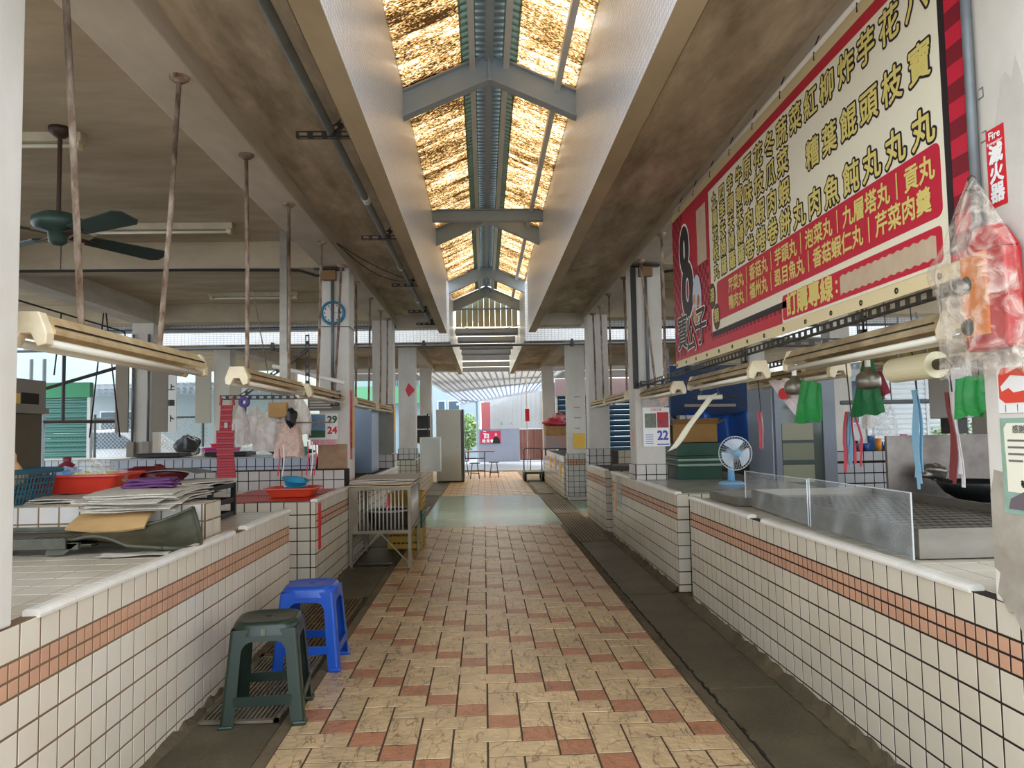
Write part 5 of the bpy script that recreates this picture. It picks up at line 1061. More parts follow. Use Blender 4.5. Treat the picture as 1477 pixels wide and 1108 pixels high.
# clear bag over a red and orange alarm box
al = thing('alarm_box', 'red and orange box with two black speakers wrapped in a clear bag', 'box', (1.51, 2.17, 1.55)); m_rbox = pm('red_box_paint', (176, 24, 30), .4); m_obox = pm('orange_box_face', (214, 124, 52), .4)
part('case', G().box(1.50, 1.558, 2.07, 2.26, 1.565, 1.86).prism([(2.07, 1.86), (2.26, 1.86), (2.2, 1.94), (2.13, 1.94)], 1.505, 1.558, 'X'), m_rbox, al, bevel=.008); part('front_plate', G().box(1.49, 1.5, 2.14, 2.25, 1.61, 1.86), m_obox, al)
for z in (1.64, 1.77): part('speaker', G().lathe([(0, .012), (.02, .01), (.028, 0)], 16, M=Matrix.Translation((1.49, 2.228, z)) @ Matrix.Rotation(-PI/2, 4, 'Y')), m_black, al)
m_film = clearmat('wrinkled_clear_film', (224, 212, 194), .34, .12, noise=.26, bump=1.6, bscale=15, spec=.8)
def wrap(u, v):
    a = 2*PI*u; z = 2.09-v*.6; k = min(1, .08+v*2.3) if v < .42 else 1.0; k *= 1+.05*math.sin(5*a+9*v)+.04*math.sin(11*a-6*v); fl = .07*math.exp(-((v-.45)/.1)**2)*max(0, math.sin(a))**3
    return (1.488+.075*k*math.cos(a), 2.175+(.15*k+fl)*math.sin(a), z+.01*math.sin(7*a)*(v > .9))
solo('clear_bag', G().grid(wrap, 60, 36), m_film, 'large wrinkled clear plastic bag tied over the red alarm box', 'bag', smooth=True)
solo('bag_knot', G().lathe([(0, .03), (.012, .02), (.01, 0), (.02, -.02), (0, -.02)], 10, (1.49, 2.175, 2.07)), m_black, 'dark knot at the top of the clear bag', 'knot', smooth=True)
wire('column_edge_shade', [(1.551, 2.245, 1.8), (1.551, 2.245, 3.07)], 'grey upright added for the shaded edge of the near right column', .016, m_galv, 'pole')  # upright tube imitates shade along the column edge; no real pole
# ================================================================ plexiglass shields, steel trays
m_plx = clearmat('scuffed_plexiglass', (214, 222, 224), .16, .06, noise=.08, bscale=3, spec=.6); m_plxe = clearmat('plexiglass_edge', (226, 232, 232), .7)
def pane(label, a, b, z0a, z0b, z1a, z1b):
    t = thing('sneeze_guard', label, 'screen', (a[0], a[1], .806), 0, 'clear screens along the near right counter'); d = (Vector(b)-Vector(a)).normalized(); n = Vector((-d.y, d.x))*.002
    vs = [(a[0]-n.x, a[1]-n.y, z0a), (b[0]-n.x, b[1]-n.y, z0b), (b[0]-n.x, b[1]-n.y, z1b), (a[0]-n.x, a[1]-n.y, z1a)]; vs += [(x+2*n.x, y+2*n.y, z) for x, y, z in vs]
    part('pane', G().add(vs, [(0, 1, 2, 3), (7, 6, 5, 4), (0, 4, 5, 1), (1, 5, 6, 2), (2, 6, 7, 3), (3, 7, 4, 0)]), m_plx, t)
    part('polished_edge', G().bar((a[0], a[1], z0a), (a[0], a[1], z1a), .005).bar((b[0], b[1], z0b), (b[0], b[1], z1b), .005).bar((a[0], a[1], z1a), (b[0], b[1], z1b), .004), m_plxe, t)
pane('clear screen in front of the empty sink end of the near right counter', (1.80, 5.15), (1.722, 3.97), .812, .812, 1.04, 1.06); pane('clear screen in front of the long stainless tray by the near right column', (1.72, 3.94), (1.682, 2.92), .812, .812, 1.065, 1.075)
st_ = thing('stainless_tray', 'long stainless steel display tray with perforated floor on the near right counter', 'tray', (2.1, 3.9, .806))
A_ = [(1.735, 2.97), (2.62, 2.97), (2.62, 5.0), (1.79, 5.0)]
def wallq(g, a, b, z0, z1, th=.006): g.bar((a[0], a[1], (z0+z1)/2), (b[0], b[1], (z0+z1)/2), th, z1-z0); return g
for i in range(4):
    a, b = A_[i], A_[(i+1) % 4]; vs = [(a[0], a[1], .806), (b[0], b[1], .806), (b[0], b[1], .925), (a[0], a[1], .925)]; cx_, cy2 = 2.2, 4.0
    inn = [(x+(.01 if x < cx_ else -.01), y+(.01 if y < cy2 else -.01), z) for x, y, z in vs]
    part('tray_wall', G().add(vs+inn, [(0, 1, 2, 3), (7, 6, 5, 4), (3, 2, 6, 7), (0, 4, 5, 1), (1, 5, 6, 2), (0, 3, 7, 4)]), m_ss, st_)
part('tray_floor', G().add([(1.745, 2.98, .88), (2.61, 2.98, .88), (2.61, 4.99, .88), (1.8, 4.99, .88)], [(0, 1, 2, 3)]), m_ss, st_, solid=.004)
g = G()
for i in range(18):
    for j in range(16):
        x = 1.9+j*.043; y = 3.06+i*.1; g.add([(x, y, .8835), (x+.02, y, .8835), (x+.02, y+.045, .8835), (x, y+.045, .8835)], [(0, 1, 2, 3)])
part('drain_hole', g, m_black, st_, kind='stuff')
sk = thing('steel_sink', 'shallow stainless sink at the far end of the near right counter', 'sink', (1.95, 5.4, .806)); part('sink_wall', G().box(1.72, 1.73, 5.08, 5.72, .806, .86), m_ss, sk); part('sink_wall', G().box(1.73, 2.6, 5.70, 5.72, .806, .86), m_ss, sk); part('sink_wall', G().box(1.73, 2.6, 5.08, 5.09, .806, .86), m_ss, sk); part('sink_floor', G().box(1.73, 2.6, 5.09, 5.7, .807, .812), m_ss, sk)
# ================================================================ on the second right counter
def crate_flat(i, z, mat, lb, h=.1): 
    t = thing('vegetable_crate', lb, 'crate', (2.24, 8.0, z), 0, 'flat crates stacked on the second right counter'); x0, x1, y0, y1 = 2.01+.005*(i % 2), 2.47, 7.75, 8.35
    part('crate_floor', G().box(x0, x1, y0, y1, z, z+.008), mat, t)
    for a in ((x0, x1, y0, y0+.012), (x0, x1, y1-.012, y1), (x0, x0+.012, y0+.012, y1-.012), (x1-.012, x1, y0+.012, y1-.012)): part('crate_side', G().box(a[0], a[1], a[2], a[3], z+.008, z+h), mat, t)
    part('crate_lip', G().box(x0-.01, x1+.01, y0-.012, y0-.002, z+h-.014, z+h).box(x1, x1+.01, y0-.002, y1, z+h-.014, z+h), mat, t)
m_dg = pm('dark_green_crate', (18, 66, 44), .4); m_lg = pm('pale_green_crate', (150, 170, 148), .45)
crate_flat(0, .808, m_dg, 'dark green crate at the bottom of the stack by the blue fan', .13)
for i in range(4): crate_flat(i+1, .942+i*.027, m_lg if i % 2 == 0 else m_dg, ('pale crate just above the bottom dark green crate', 'thin dark crate between the pale ones', 'upper pale crate in the stack by the fan', 'thin dark crate under the tall green one')[i], .024)
crate_flat(6, 1.052, m_dg, 'tall dark green crate on top under the cardboard box', .13)
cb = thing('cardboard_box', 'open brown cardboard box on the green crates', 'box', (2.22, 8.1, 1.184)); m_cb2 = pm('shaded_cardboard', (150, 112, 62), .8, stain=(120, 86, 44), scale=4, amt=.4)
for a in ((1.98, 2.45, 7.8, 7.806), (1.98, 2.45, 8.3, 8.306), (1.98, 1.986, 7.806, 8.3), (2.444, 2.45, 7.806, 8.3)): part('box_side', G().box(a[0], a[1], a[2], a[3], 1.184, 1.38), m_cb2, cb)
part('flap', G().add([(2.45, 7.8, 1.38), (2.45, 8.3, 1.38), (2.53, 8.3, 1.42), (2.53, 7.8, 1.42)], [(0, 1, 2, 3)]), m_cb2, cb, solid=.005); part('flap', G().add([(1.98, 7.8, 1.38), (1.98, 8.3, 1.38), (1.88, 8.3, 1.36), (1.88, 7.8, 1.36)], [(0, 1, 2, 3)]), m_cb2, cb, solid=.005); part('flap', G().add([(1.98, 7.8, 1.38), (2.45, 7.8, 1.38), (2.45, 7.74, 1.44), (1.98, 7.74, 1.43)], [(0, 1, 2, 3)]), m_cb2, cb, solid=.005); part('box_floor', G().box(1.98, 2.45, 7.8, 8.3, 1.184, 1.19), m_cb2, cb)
# fan
ff = thing('desk_fan', 'light blue desk fan with a wire guard on the second right counter', 'fan', (2.31, 6.95, .806)); m_lb = pm('light_blue_plastic', (132, 180, 214), .35); fc = Vector((2.33, 6.9, 1.1))
part('base', G().lathe([(0, 0), (.115, 0), (.12, .012), (.1, .028), (.04, .036), (0, .036)], 28, (2.31, 6.98, .806)), m_lb, ff, smooth=True); part('neck', G().tube([(2.31, 6.98, .84), (2.31, 6.98, 1.04)], [.034, .024], 12), m_lb, ff, smooth=True)
part('motor', G().tube([(2.33, 6.93, 1.1), (2.33, 7.05, 1.1)], [.05, .045], 16), m_lb, ff, smooth=True)
for y in (6.86, 6.93):
    g = G(); R_ = .155 if y > 6.9 else .15
    for k in range(36): a = 2*PI*k/36; g.tube([(2.33+.035*math.cos(a), y-.01, 1.1+.035*math.sin(a)), (2.33+.1*math.cos(a), y-(.012 if y < 6.9 else -.02), 1.1+.1*math.sin(a)), (2.33+R_*math.cos(a), 6.9, 1.1+R_*math.sin(a))], .0014, 4)
    part('guard_wire', g, m_wpaint, ff, kind='stuff')
part('guard_ring', G().tube([(2.33+.156*math.cos(k*PI/18), 6.9, 1.1+.156*math.sin(k*PI/18)) for k in range(37)], .004, 6), m_wpaint, ff)
part('hub', G().lathe([(0, .02), (.03, .018), (.038, 0)], 18, M=Matrix.Translation((2.33, 6.852, 1.1)) @ Matrix.Rotation(PI/2, 4, 'X')), m_lb, ff, smooth=True)
for k in range(3):
    a = k*2*PI/3+.4; bl_ = part('blade', G().grid(lambda u, v: (.02+.115*u*math.cos((v-.5)*1.7)+0, .02*(v-.5), .0+.125*math.sin((v-.5)*1.7)*u), 6, 8), clearmat('fan_blade_%d' % k, (220, 232, 240), .8), ff, solid=.002)
    bl_.location = Vector((2.33, 6.895, 1.1))-ff.location; bl_.rotation_euler = (0, a, 0); bl_.data.transform(Matrix.Translation(ff.location))
# calendars on the right column
k1 = poster('wall_calendar', 'white calendar with a big blue 22 on the right column', 1.655, 1.935, 1.155, 1.56, 7.755, m_white, 'calendar'); m_blu = pm('blue_print', (78, 78, 166), .5)
textobj('lettering', '22', .135, (1.86, 7.7505, 1.265), '-Y', m_blu, k1, bold=.005, xs=.85); part('photo', G().box(1.675, 1.795, 7.7505, 7.752, 1.35, 1.5), pm('print_street', (130, 134, 110), .5, stain=(80, 84, 80), scale=30, amt=.8), k1); part('photo', G().box(1.805, 1.925, 7.7505, 7.752, 1.35, 1.51), pm('print_red_night', (120, 56, 60), .5, stain=(206, 60, 70), scale=22, amt=.8), k1)
part('red_burst', G().prism([(1.845+(.04 if i % 2 else .03)*math.cos(i*PI/10), 1.47+(.04 if i % 2 else .03)*math.sin(i*PI/10)) for i in range(20)], 7.748, 7.7504, 'Y'), m_red, k1)
textobj('lettering', '日曆月曆', .03, (1.795, 7.7505, 1.535), '-Y', m_pink, k1)
for i in range(5): part('text_line', G().box(1.68, 1.76, 7.7505, 7.752, 1.185+i*.022, 1.192+i*.022), m_blu, k1)
part('text_line', G().box(1.8, 1.925, 7.7505, 7.752, 1.17, 1.182), m_blu, k1)
k2 = poster('wall_calendar', 'colourful picture calendar above the big 22', 1.65, 1.93, 1.57, 1.76, 7.757, pm('print_pier', (136, 156, 168), .5, stain=(226, 196, 170), scale=7, amt=.9), 'calendar')
part('print_sweep', G().prism([(1.75, 1.74), (1.93, 1.74), (1.93, 1.64), (1.85, 1.6)], 7.752, 7.754, 'Y'), pm('print_orange_white', (232, 206, 186), .5, stain=(206, 90, 80), scale=12, amt=.8), k2)
nt = solo('door_sticker', G().prism([(7.93+.04*math.cos(i*PI/8), 1.25+.09*math.sin(i*PI/8)) for i in range(16)], 1.576, 1.5785, 'X'), pm('pale_red_ring_print', (232, 200, 186), .6, stain=(206, 80, 70), scale=12, amt=.8), 'oval red ringed sticker on the edge of the calendar column', 'sticker')
n4 = thing('yellow_notice', 'yellow notice sheet taped on the tall tiled column', 'notice', (1.78, 14.28, .98)); part('paper', G().box(1.7, 1.93, 14.285, 14.289, .98, 1.27), m_yel, n4)
for i in range(5): part('text_line', G().box(1.74, 1.89, 14.282, 14.285, 1.05+i*.035, 1.06+i*.035), m_org, n4)
for i in range(4): 
    o = solo('ink_scribble', G().box(1.73, 1.84+.02*(i % 2), 14.29, 14.297, 1.36+i*.2, 1.372+i*.2), m_inkg, 'faded grey writing line on the tall tiled column, %s from the notice' % ('first', 'second', 'third', 'fourth')[i], 'writing')
for i, (y, z, m_) in enumerate(((15.3, .4, m_yel), (16.4, .5, m_yel), (17.6, .45, m_org))): solo('counter_notice', G().box(1.553, 1.558, y, y+.35, z, z+.28), m_, 'yellow notice on the far right counter front, %s from the tiled column' % ('first', 'second', 'third')[i], 'notice')
solo('counter_notice', G().box(1.568, 1.5735, 9.0, 9.12, .35, .68), pm('peach_paper', (244, 184, 130), .6), 'peach strip stuck on the far end of the second right counter', 'notice')
solo('clear_cover', G().box(1.5685, 1.572, 8.65, 8.98, .42, .79), clearmat('dull_film', (200, 206, 206), .4), 'dull clear film taped beside the peach strip', 'film')
# ================================================================ hanging things over the right counter
def sroll(label, c, ln, r, ax, film=None):
    t = thing('plastic_roll', label, 'roll', c); a = Vector(c); d = Vector(ax).normalized(); part('film_roll', G().tube([a-d*ln/2, a+d*ln/2], r, 24), film or pm('cream_film', (236, 226, 186), .35), t, smooth=False); part('core_tube', G().tube([a-d*(ln/2+.05), a+d*(ln/2+.14)], r*.42, 14), m_dk, t); return t, a, d
t, a, d = sroll('large cream plastic film roll hanging beside the clear bag', (1.76, 2.98, 1.575), .3, .052, (0, -1, 0))
for s in (-.1, .12): part('hanger_cord', G().tube([a+Vector((0, s, .03)), a+Vector((-.02, s*.6, .22))], .004, 5), m_galv, t)
t, a, d = sroll('thin plastic film roll with a long loose strip over the green crates', (2.08, 6.8, 1.62), .22, .022, (1, -.3, 0), m_tubeg)
part('loose_strip', G().grid(lambda u, v: (2.06-.40*u+.012*math.sin(u*9)*u+.085*v, 6.78+.01*math.sin(u*7), 1.63-.5*u+.03*v), 20, 3), pm('pale_film_strip', (244, 238, 208), .35), t, solid=.003, smooth=True)
for s in (-.09, .09): part('hanger_cord', G().tube([a+d*s+Vector((0, 0, .02)), a+d*s*.3+Vector((0, 0, .16))], .003, 5), m_galv, t)
m_gb = clearmat('green_bag_film', (30, 150, 66), .86, .4, bump=.5); m_gb2 = clearmat('deep_green_bag_film', (16, 112, 56), .92, .4, bump=.5); m_rb = clearmat('red_bag_film', (206, 56, 80), .85, .4)
def flatbag(label, pts, x, mat, seed=0, name='hanging_bag', bulge=.02):
    rnd = random.Random(seed); (ya, za), (yb, zb), (yc, zc), (yd, zd) = pts
    def f(u, v):
        y0_, z0_ = ya+(yd-ya)*v, za+(zd-za)*v; y1_, z1_ = yb+(yc-yb)*v, zb+(zc-zb)*v
        return (x+bulge*math.sin(PI*u)*math.sin(PI*min(1, v*.8+.1))+.008*math.sin(u*17+seed)+.02*(u-.5), y0_+(y1_-y0_)*u, z0_+(z1_-z0_)*u+.006*math.sin(u*12+seed))
    g = G().grid(f, 16, 14); h = G().grid(lambda u, v: (lambda p: (p[0]-2*bulge*math.sin(PI*u)*math.sin(PI*min(1, v*.8+.1)), p[1], p[2]))(f(u, v)), 16, 14); g.add(h.v, h.f); return solo(name, g, mat, label, 'bag', smooth=True)
flatbag('bright green plastic bag hanging beside the first steel bell lamp', ((4.15, 1.61), (3.93, 1.57), (3.93, 1.37), (4.28, 1.36)), 1.8, m_gb, 1)
flatbag('deep green plastic bag hanging in the middle over the tray', ((3.80, 1.70), (3.76, 1.70), (3.66, 1.4), (4.0, 1.39)), 1.99, m_gb2, 2)
flatbag('crimson bag hanging behind the deep green one', ((4.02, 1.62), (3.8, 1.62), (3.72, 1.5), (3.9, 1.44)), 2.05, m_rb, 3)
flatbag('green plastic bag hanging below the clear bag', ((2.62, 1.51), (2.47, 1.51), (2.46, 1.38), (2.64, 1.365)), 1.71, m_gb, 4)
flatbag('white printed bag with red oval beside the bright green bag', ((4.72, 1.64), (4.42, 1.63), (4.2, 1.42), (4.3, 1.4)), 1.84, clearmat('white_print_bag', (236, 226, 224), .75, .4, bump=.4), 5)
solo('red_packet', G().prism([(4.42+.075*math.cos(i*PI/8), 1.54+.035*math.sin(i*PI/8)) for i in range(16)], 1.795, 1.80, 'X'), m_red, 'red oval packet seen in the white hanging bag', 'packet')
def bell(label, c):
    t = thing('bell_lamp', label, 'lamp', c); part('shade', G().lathe([(.012, .07), (.02, .05), (.045, .035), (.058, .01), (.058, -.025), (.045, -.04), (.02, -.045), (0, -.045)], 24, c), m_ss, t, smooth=True); part('socket', G().tube([(c[0], c[1], c[2]+.06), (c[0], c[1], c[2]+.1)], .014), m_white, t); part('cord', G().tube([(c[0], c[1], c[2]+.1), (c[0]+.01, c[1], 1.78)], .004, 5), m_cable, t)
bell('first shiny steel bell lamp hanging beside the bright green bag', (1.8, 4.26, 1.57)); bell('second shiny steel bell lamp in front of the deep green bag', (1.9, 3.62, 1.565))
def tapes(label, x, y, zt, zb, cols, seed, spread=.05):
    t = thing('tape_bundle', label, 'ribbon', (x, y, zb), 0); rnd = random.Random(seed)
    part('cord', G().tube([(x, y, 1.77), (x+.02, y, zt)], .0035, 5), m_cable, t)
    for i, c_ in enumerate(cols):
        o = rnd.uniform(-spread, spread); w = rnd.uniform(.022, .038); zz = zb+rnd.uniform(0, .08); ph = rnd.uniform(0, 6)
        part('tape_strip', G().grid(lambda u, v: (x+.008*i, y+o*min(1, v*2)+(u-.5)*w+.012*math.sin(v*6+ph), zt-(zt-zz)*v), 2, 12), c_, t, solid=.0012)
m_tb = pm('light_blue_tape', (140, 186, 210), .4); m_tr = pm('red_tape', (216, 84, 96), .45); m_tw = pm('white_tape', (232, 226, 224), .45); m_tbn = pm('brown_tape', (130, 56, 54), .5)
tapes('red plastic tape bundle hanging beside the blue fan', 1.93, 5.2, 1.45, 1.13, (m_tr, m_tr, m_tw), 1, .03); tapes('red and blue tape bundle by the steel refrigerator edge', 2.0, 4.05, 1.42, 1.08, (m_tr, m_tb, m_tb, m_tr, m_tw, m_tr), 2, .06)
tapes('light blue tape bundle over the middle of the tray', 1.95, 3.33, 1.5, 1.05, (m_tb, m_tb, m_tb, m_tb), 3, .05); tapes('brown and white tape bundle near the cooking place', 1.98, 3.12, 1.48, 1.06, (m_tbn, m_tw, m_tbn, m_tw, m_tr), 4, .04)
# ================================================================ stall interior on the right
fr2 = thing('steel_refrigerator', 'tall stainless refrigerator with a glass door behind the right counter', 'refrigerator', (3.2, 7.8, 0)); m_sg = pm('satin_steel', (172, 184, 200), .35, metal=.15)
part('fridge_case', G().box(2.92, 3.56, 7.5, 8.2, .05, 1.86), m_sg, fr2, bevel=.01)
dr = part('glass_door', G().box(2.99, 3.42, 7.46, 7.497, .1, 1.74), pm('smoky_glass', (88, 98, 92), .12, spec=.6), fr2); part('door_frame', G().box(2.93, 2.99, 7.44, 7.498, .08, 1.84), pm('grey_door_frame', (128, 134, 142), .4, metal=.2), dr); part('door_frame', G().box(3.42, 3.55, 7.44, 7.498, .08, 1.84), MATS['grey_door_frame'], dr); part('door_frame', G().box(2.99, 3.42, 7.44, 7.498, 1.74, 1.84), MATS['grey_door_frame'], dr)
for z, c_ in ((.78, (150, 152, 124)), (1.0, (132, 136, 112)), (1.2, (158, 154, 130))): part('shelf_load', G().box(3.0, 3.32, 7.45, 7.462, z, z+.17), pm('shelf_goods_%d' % int(z*100), c_, .6), dr)
ss_ = textobj('lettering', '✕', .12, (3.69, 7.485, 1.72), '-Y', m_red, fr2) if 0 else None
tp = thing('blue_tarpaulin', 'bright blue tarpaulin draped over goods behind the crates', 'tarpaulin', (3.0, 9.3, .9)); part('cloth', G().grid(lambda u, v: (2.55+.95*u, 9.4+.05*math.sin(u*22)+.2*v*0-.12*v, 1.52-.42*v+.03*math.sin(u*9)), 60, 8), pm('blue_tarp', (28, 92, 178), .4, stain=(16, 60, 130), scale=5, amt=.5), tp, solid=.004, smooth=True)
solo('dark_blue_board', G().box(2.35, 3.5, 9.6, 9.63, 1.4, 2.15), pm('navy_board', (34, 58, 96), .6), 'navy blue board behind the blue tarpaulin', 'board')
solo('goods_heap', blob((2.3, 9.55, 1.3), (.28, .2, .18), 12), pm('dark_goods', (50, 48, 66), .5, stain=(180, 170, 180), scale=12, amt=.6), 'dark mixed goods heap behind the cardboard box', 'goods', smooth=True); solo('white_container', G().box(2.48, 2.72, 9.4, 9.6, 1.36, 1.5), m_tw, 'white container behind the cardboard box flap', 'container', bevel=.01)
solo('goods_table', G().box(2.0, 3.5, 9.35, 9.9, 0, 1.12), m_dk, 'dark covered table behind the green crates', 'table')
cs2 = thing('character_sign', 'narrow white sign with black characters beside the steel refrigerator', 'sign', (3.38, 9.3, 1.2)); part('board', G().box(3.33, 3.45, 9.0, 9.02, 1.2, 2.1), m_white, cs2)
for k, ch in enumerate('卜上下卜上'): textobj('lettering', ch, .1, (3.39, 8.996, 2.0-k*.18), '-Y', m_ink, cs2, bold=.004)
solo('grey_rail', G().bar((1.95, 7.2, 1.56), (2.45, 7.2, 1.555), .025), pm('dull_rail', (130, 120, 104), .6), 'grey rail with white strip behind the calendars', 'rail')
for x in (2.08, 2.2): solo('grey_lattice', slotted(G(), (x, 8.9, 1.2), (x, 8.9, 2.3), .05), m_steelp, ('left' if x < 2.1 else 'right')+' grey slotted upright behind the calendar column', 'post', 'grey slotted uprights')
# cooking place
wk = thing('stove', 'stainless cooking range with soot stained back panel at the right stall', 'stove', (3.2, 5.2, 0)); m_soot = pm('soot_stained_steel', (150, 142, 134), .4, metal=.5, stain=(60, 44, 34), scale=2.6, amt=.7)
part('back_panel', G().box(2.95, 5.2, 5.4, 5.43, .75, 1.26), m_soot, wk); part('range_top', G().box(2.95, 5.0, 4.6, 5.4, .72, .8), m_black, wk); part('range_front', G().box(2.95, 5.0, 4.55, 4.6, .3, .78), m_bp, wk); part('front_rail', G().bar((2.95, 4.5, .84), (5, 4.5, .84), .03), m_black, wk)
wo = thing('wok', 'black wok on the cooking range', 'wok', (3.35, 5.0, .8)); part('pan', G().lathe([(0, 0), (.1, .01), (.2, .07), (.25, .14), (.255, .135), (.2, .06), (.1, .0)], 24, (3.35, 5.0, .81)), m_bp, wo, smooth=True); part('handle', G().tube([(3.6, 5, .95), (3.75, 5, .98)], .015), m_bp, wo)
solo('foil_pouch', blob((3.2, 5.25, 1.0), (.1, .06, .05), 22), m_ss, 'crumpled shiny foil pouch on the cooking range', 'pouch', smooth=True)
hd = thing('wall_machine', 'grey wall machine with a red cable near the hanging green bag', 'machine', (3.45, 5.2, 1.3)); part('case', G().box(3.25, 3.42, 5.1, 5.35, 1.38, 1.72), pm('machine_grey', (186, 184, 180), .5), hd, bevel=.01); part('bracket', G().box(3.3, 3.4, 5.15, 5.3, 1.27, 1.38), m_black, hd); part('cable', G().tube([(3.44+.02*math.cos(k*.5), 5.1, 1.5+.07*math.sin(k*.5)) for k in range(13)], .006, 6), m_pink, hd)
# clutter on the low partition
rnd = random.Random(31)
cl_ = [('orange cup', (4.25, 7.95), .035, .13, (240, 150, 50)), ('teal tub', (4.5, 7.95), .07, .06, (30, 120, 120)), ('dark jar', (3.98, 7.95), .05, .11, (60, 40, 40)), ('blue cup', (4.12, 7.97), .04, .08, (60, 90, 150)), ('white cup', (4.38, 7.98), .035, .08, (226, 226, 226)), ('small green bottle', (4.62, 7.96), .025, .14, (60, 150, 90)), ('pink tub', (4.06, 8.0), .045, .07, (220, 120, 150))]
for nm, (x, y), r, h, c_ in cl_:
    t = thing(nm.replace(' ', '_').replace('small_', ''), nm+' on the dark jointed tiled partition', nm.split()[-1], (x, y, 1.062)); part('vessel', G().lathe([(0, 0), (r*.8, 0), (r, h), (r*.9, h), (r*.7, .01)], 14, (x, y, 1.062)), pm(nm.replace(' ', '_')+'_glaze', c_, .4), t, smooth=True)
for i in range(9):
    x = 3.95+i*.09; z = 1.1+rnd.uniform(0, .12)
    solo('small_packet', G().box(x-.035, x+.035, 8.02, 8.05, 1.062, z+.04), pm('packet_%d' % i, random.Random(i).choice([(226, 226, 230), (60, 110, 170), (206, 60, 80), (240, 220, 200), (80, 90, 110), (190, 220, 226)]), .5), 'small packet standing at the back of the tiled partition, %s from the steel refrigerator' % ('first', 'second', 'third', 'fourth', 'fifth', 'sixth', 'seventh', 'eighth', 'ninth')[i], 'packet', 'small packets on the tiled partition', bevel=.003)
hangbag('bundle of shiny clear bags hanging over the partition', 4.25, 7.8, 1.62, .28, .4, m_cl, 17); hangbag('small white bag hanging over the partition', 4.05, 7.75, 1.5, .12, .2, m_wb, 18)
rl = thing('rack_rail', 'long grey pipe rail with wire hooks in the right stall', 'rail', (4.2, 6.8, 1.55)); part('pipe', G().tube([(3.3, 6.8, 1.55), (5.2, 6.8, 1.55)], .02, 8), m_galv, rl)
for x in (3.5, 3.75, 4.0, 4.3, 4.6): part('hook', G().tube([(x, 6.8, 2.5), (x+.03, 6.8, 1.56)], .005, 5), m_black, rl)
# rear right: red bags and shelf boxes, hand cart
sh = thing('goods_shelf', 'brown shelf holding printed boxes at the far right counter', 'shelf', (1.52, 16.2, .8)); part('shelf_board', G().box(1.28, 1.8, 15.9, 16.4, .93, .95), m_black, sh)
for x in (1.3, 1.78): part('shelf_leg', G().bar((x, 15.92, .8), (x, 15.92, .94), .03), m_black, sh)
bx_ = [('blue and orange printed box on the goods shelf', 1.3, 1.78, .952, 1.22, pm('printed_box_a', (120, 160, 180), .6, stain=(220, 130, 60), scale=6, amt=1, stretch=(1, 1, 4))), ('brown printed box above the blue and orange one', 1.31, 1.77, 1.222, 1.42, pm('printed_box_b', (180, 136, 84), .6, stain=(130, 90, 50), scale=8, amt=.8))]
for lb, a, b, z0, z1, m_ in bx_: solo('printed_box', G().box(a, b, 15.92, 16.36, z0, z1), m_, lb, 'box', bevel=.005)
solo('red_bag', blob((1.5, 16.1, 1.5), (.24, .2, .09), 14), m_rb, 'red plastic bags heaped on the printed boxes', 'bag', smooth=True); solo('red_bag', blob((1.62, 16.15, 1.6), (.14, .16, .1), 15), clearmat('pale_red_film', (230, 130, 130), .8), 'paler red bag on top of the heap', 'bag', smooth=True)
ct = thing('hand_cart', 'green platform hand cart with black handle parked by the far right counter', 'cart', (1.3, 19.9, 0)); m_cg = pm('worn_green_paint', (56, 82, 62), .5, stain=(110, 100, 80), scale=6, amt=.6)
part('platform', G().box(1.02, 1.56, 19.7, 20.5, .19, .25), m_cg, ct, bevel=.005); part('handle', G().tube([(1.07, 20.45, .2), (1.07, 20.5, .8), (1.12, 20.5, .85), (1.5, 20.5, .85), (1.56, 20.5, .8), (1.56, 20.45, .2)], .016, 8), m_black, ct, smooth=True); part('cross_bar', G().tube([(1.07, 20.5, .55), (1.56, 20.5, .55)], .012), m_cg, ct); part('centre_bar', G().tube([(1.25, 20.5, .2), (1.25, 20.5, .55)], .012), m_cg, ct)
for x, y in ((1.06, 19.78), (1.52, 19.78), (1.06, 20.4), (1.52, 20.4)): part('wheel', G().lathe([(0, -.035), (.03, -.035), (.06, -.02), (.12, -.035), (.135, -.015), (.135, .015), (.12, .035), (.06, .02), (0, .03)], 20, M=Matrix.Translation((x, y, .137)) @ Matrix.Rotation(PI/2, 4, 'Y')), m_bp, ct, smooth=True)
al2 = thing('red_lantern_tag', 'red tag hanging on a pale pole at the exit', 'tag', (1.22, 21.2, 1.6)); part('tag', G().box(1.17, 1.29, 21.2, 21.23, 1.6, 1.95), m_red, al2); part('pole', G().tube([(1.22, 21.25, 0), (1.22, 21.25, 2.9)], .012), m_wpaint, al2)
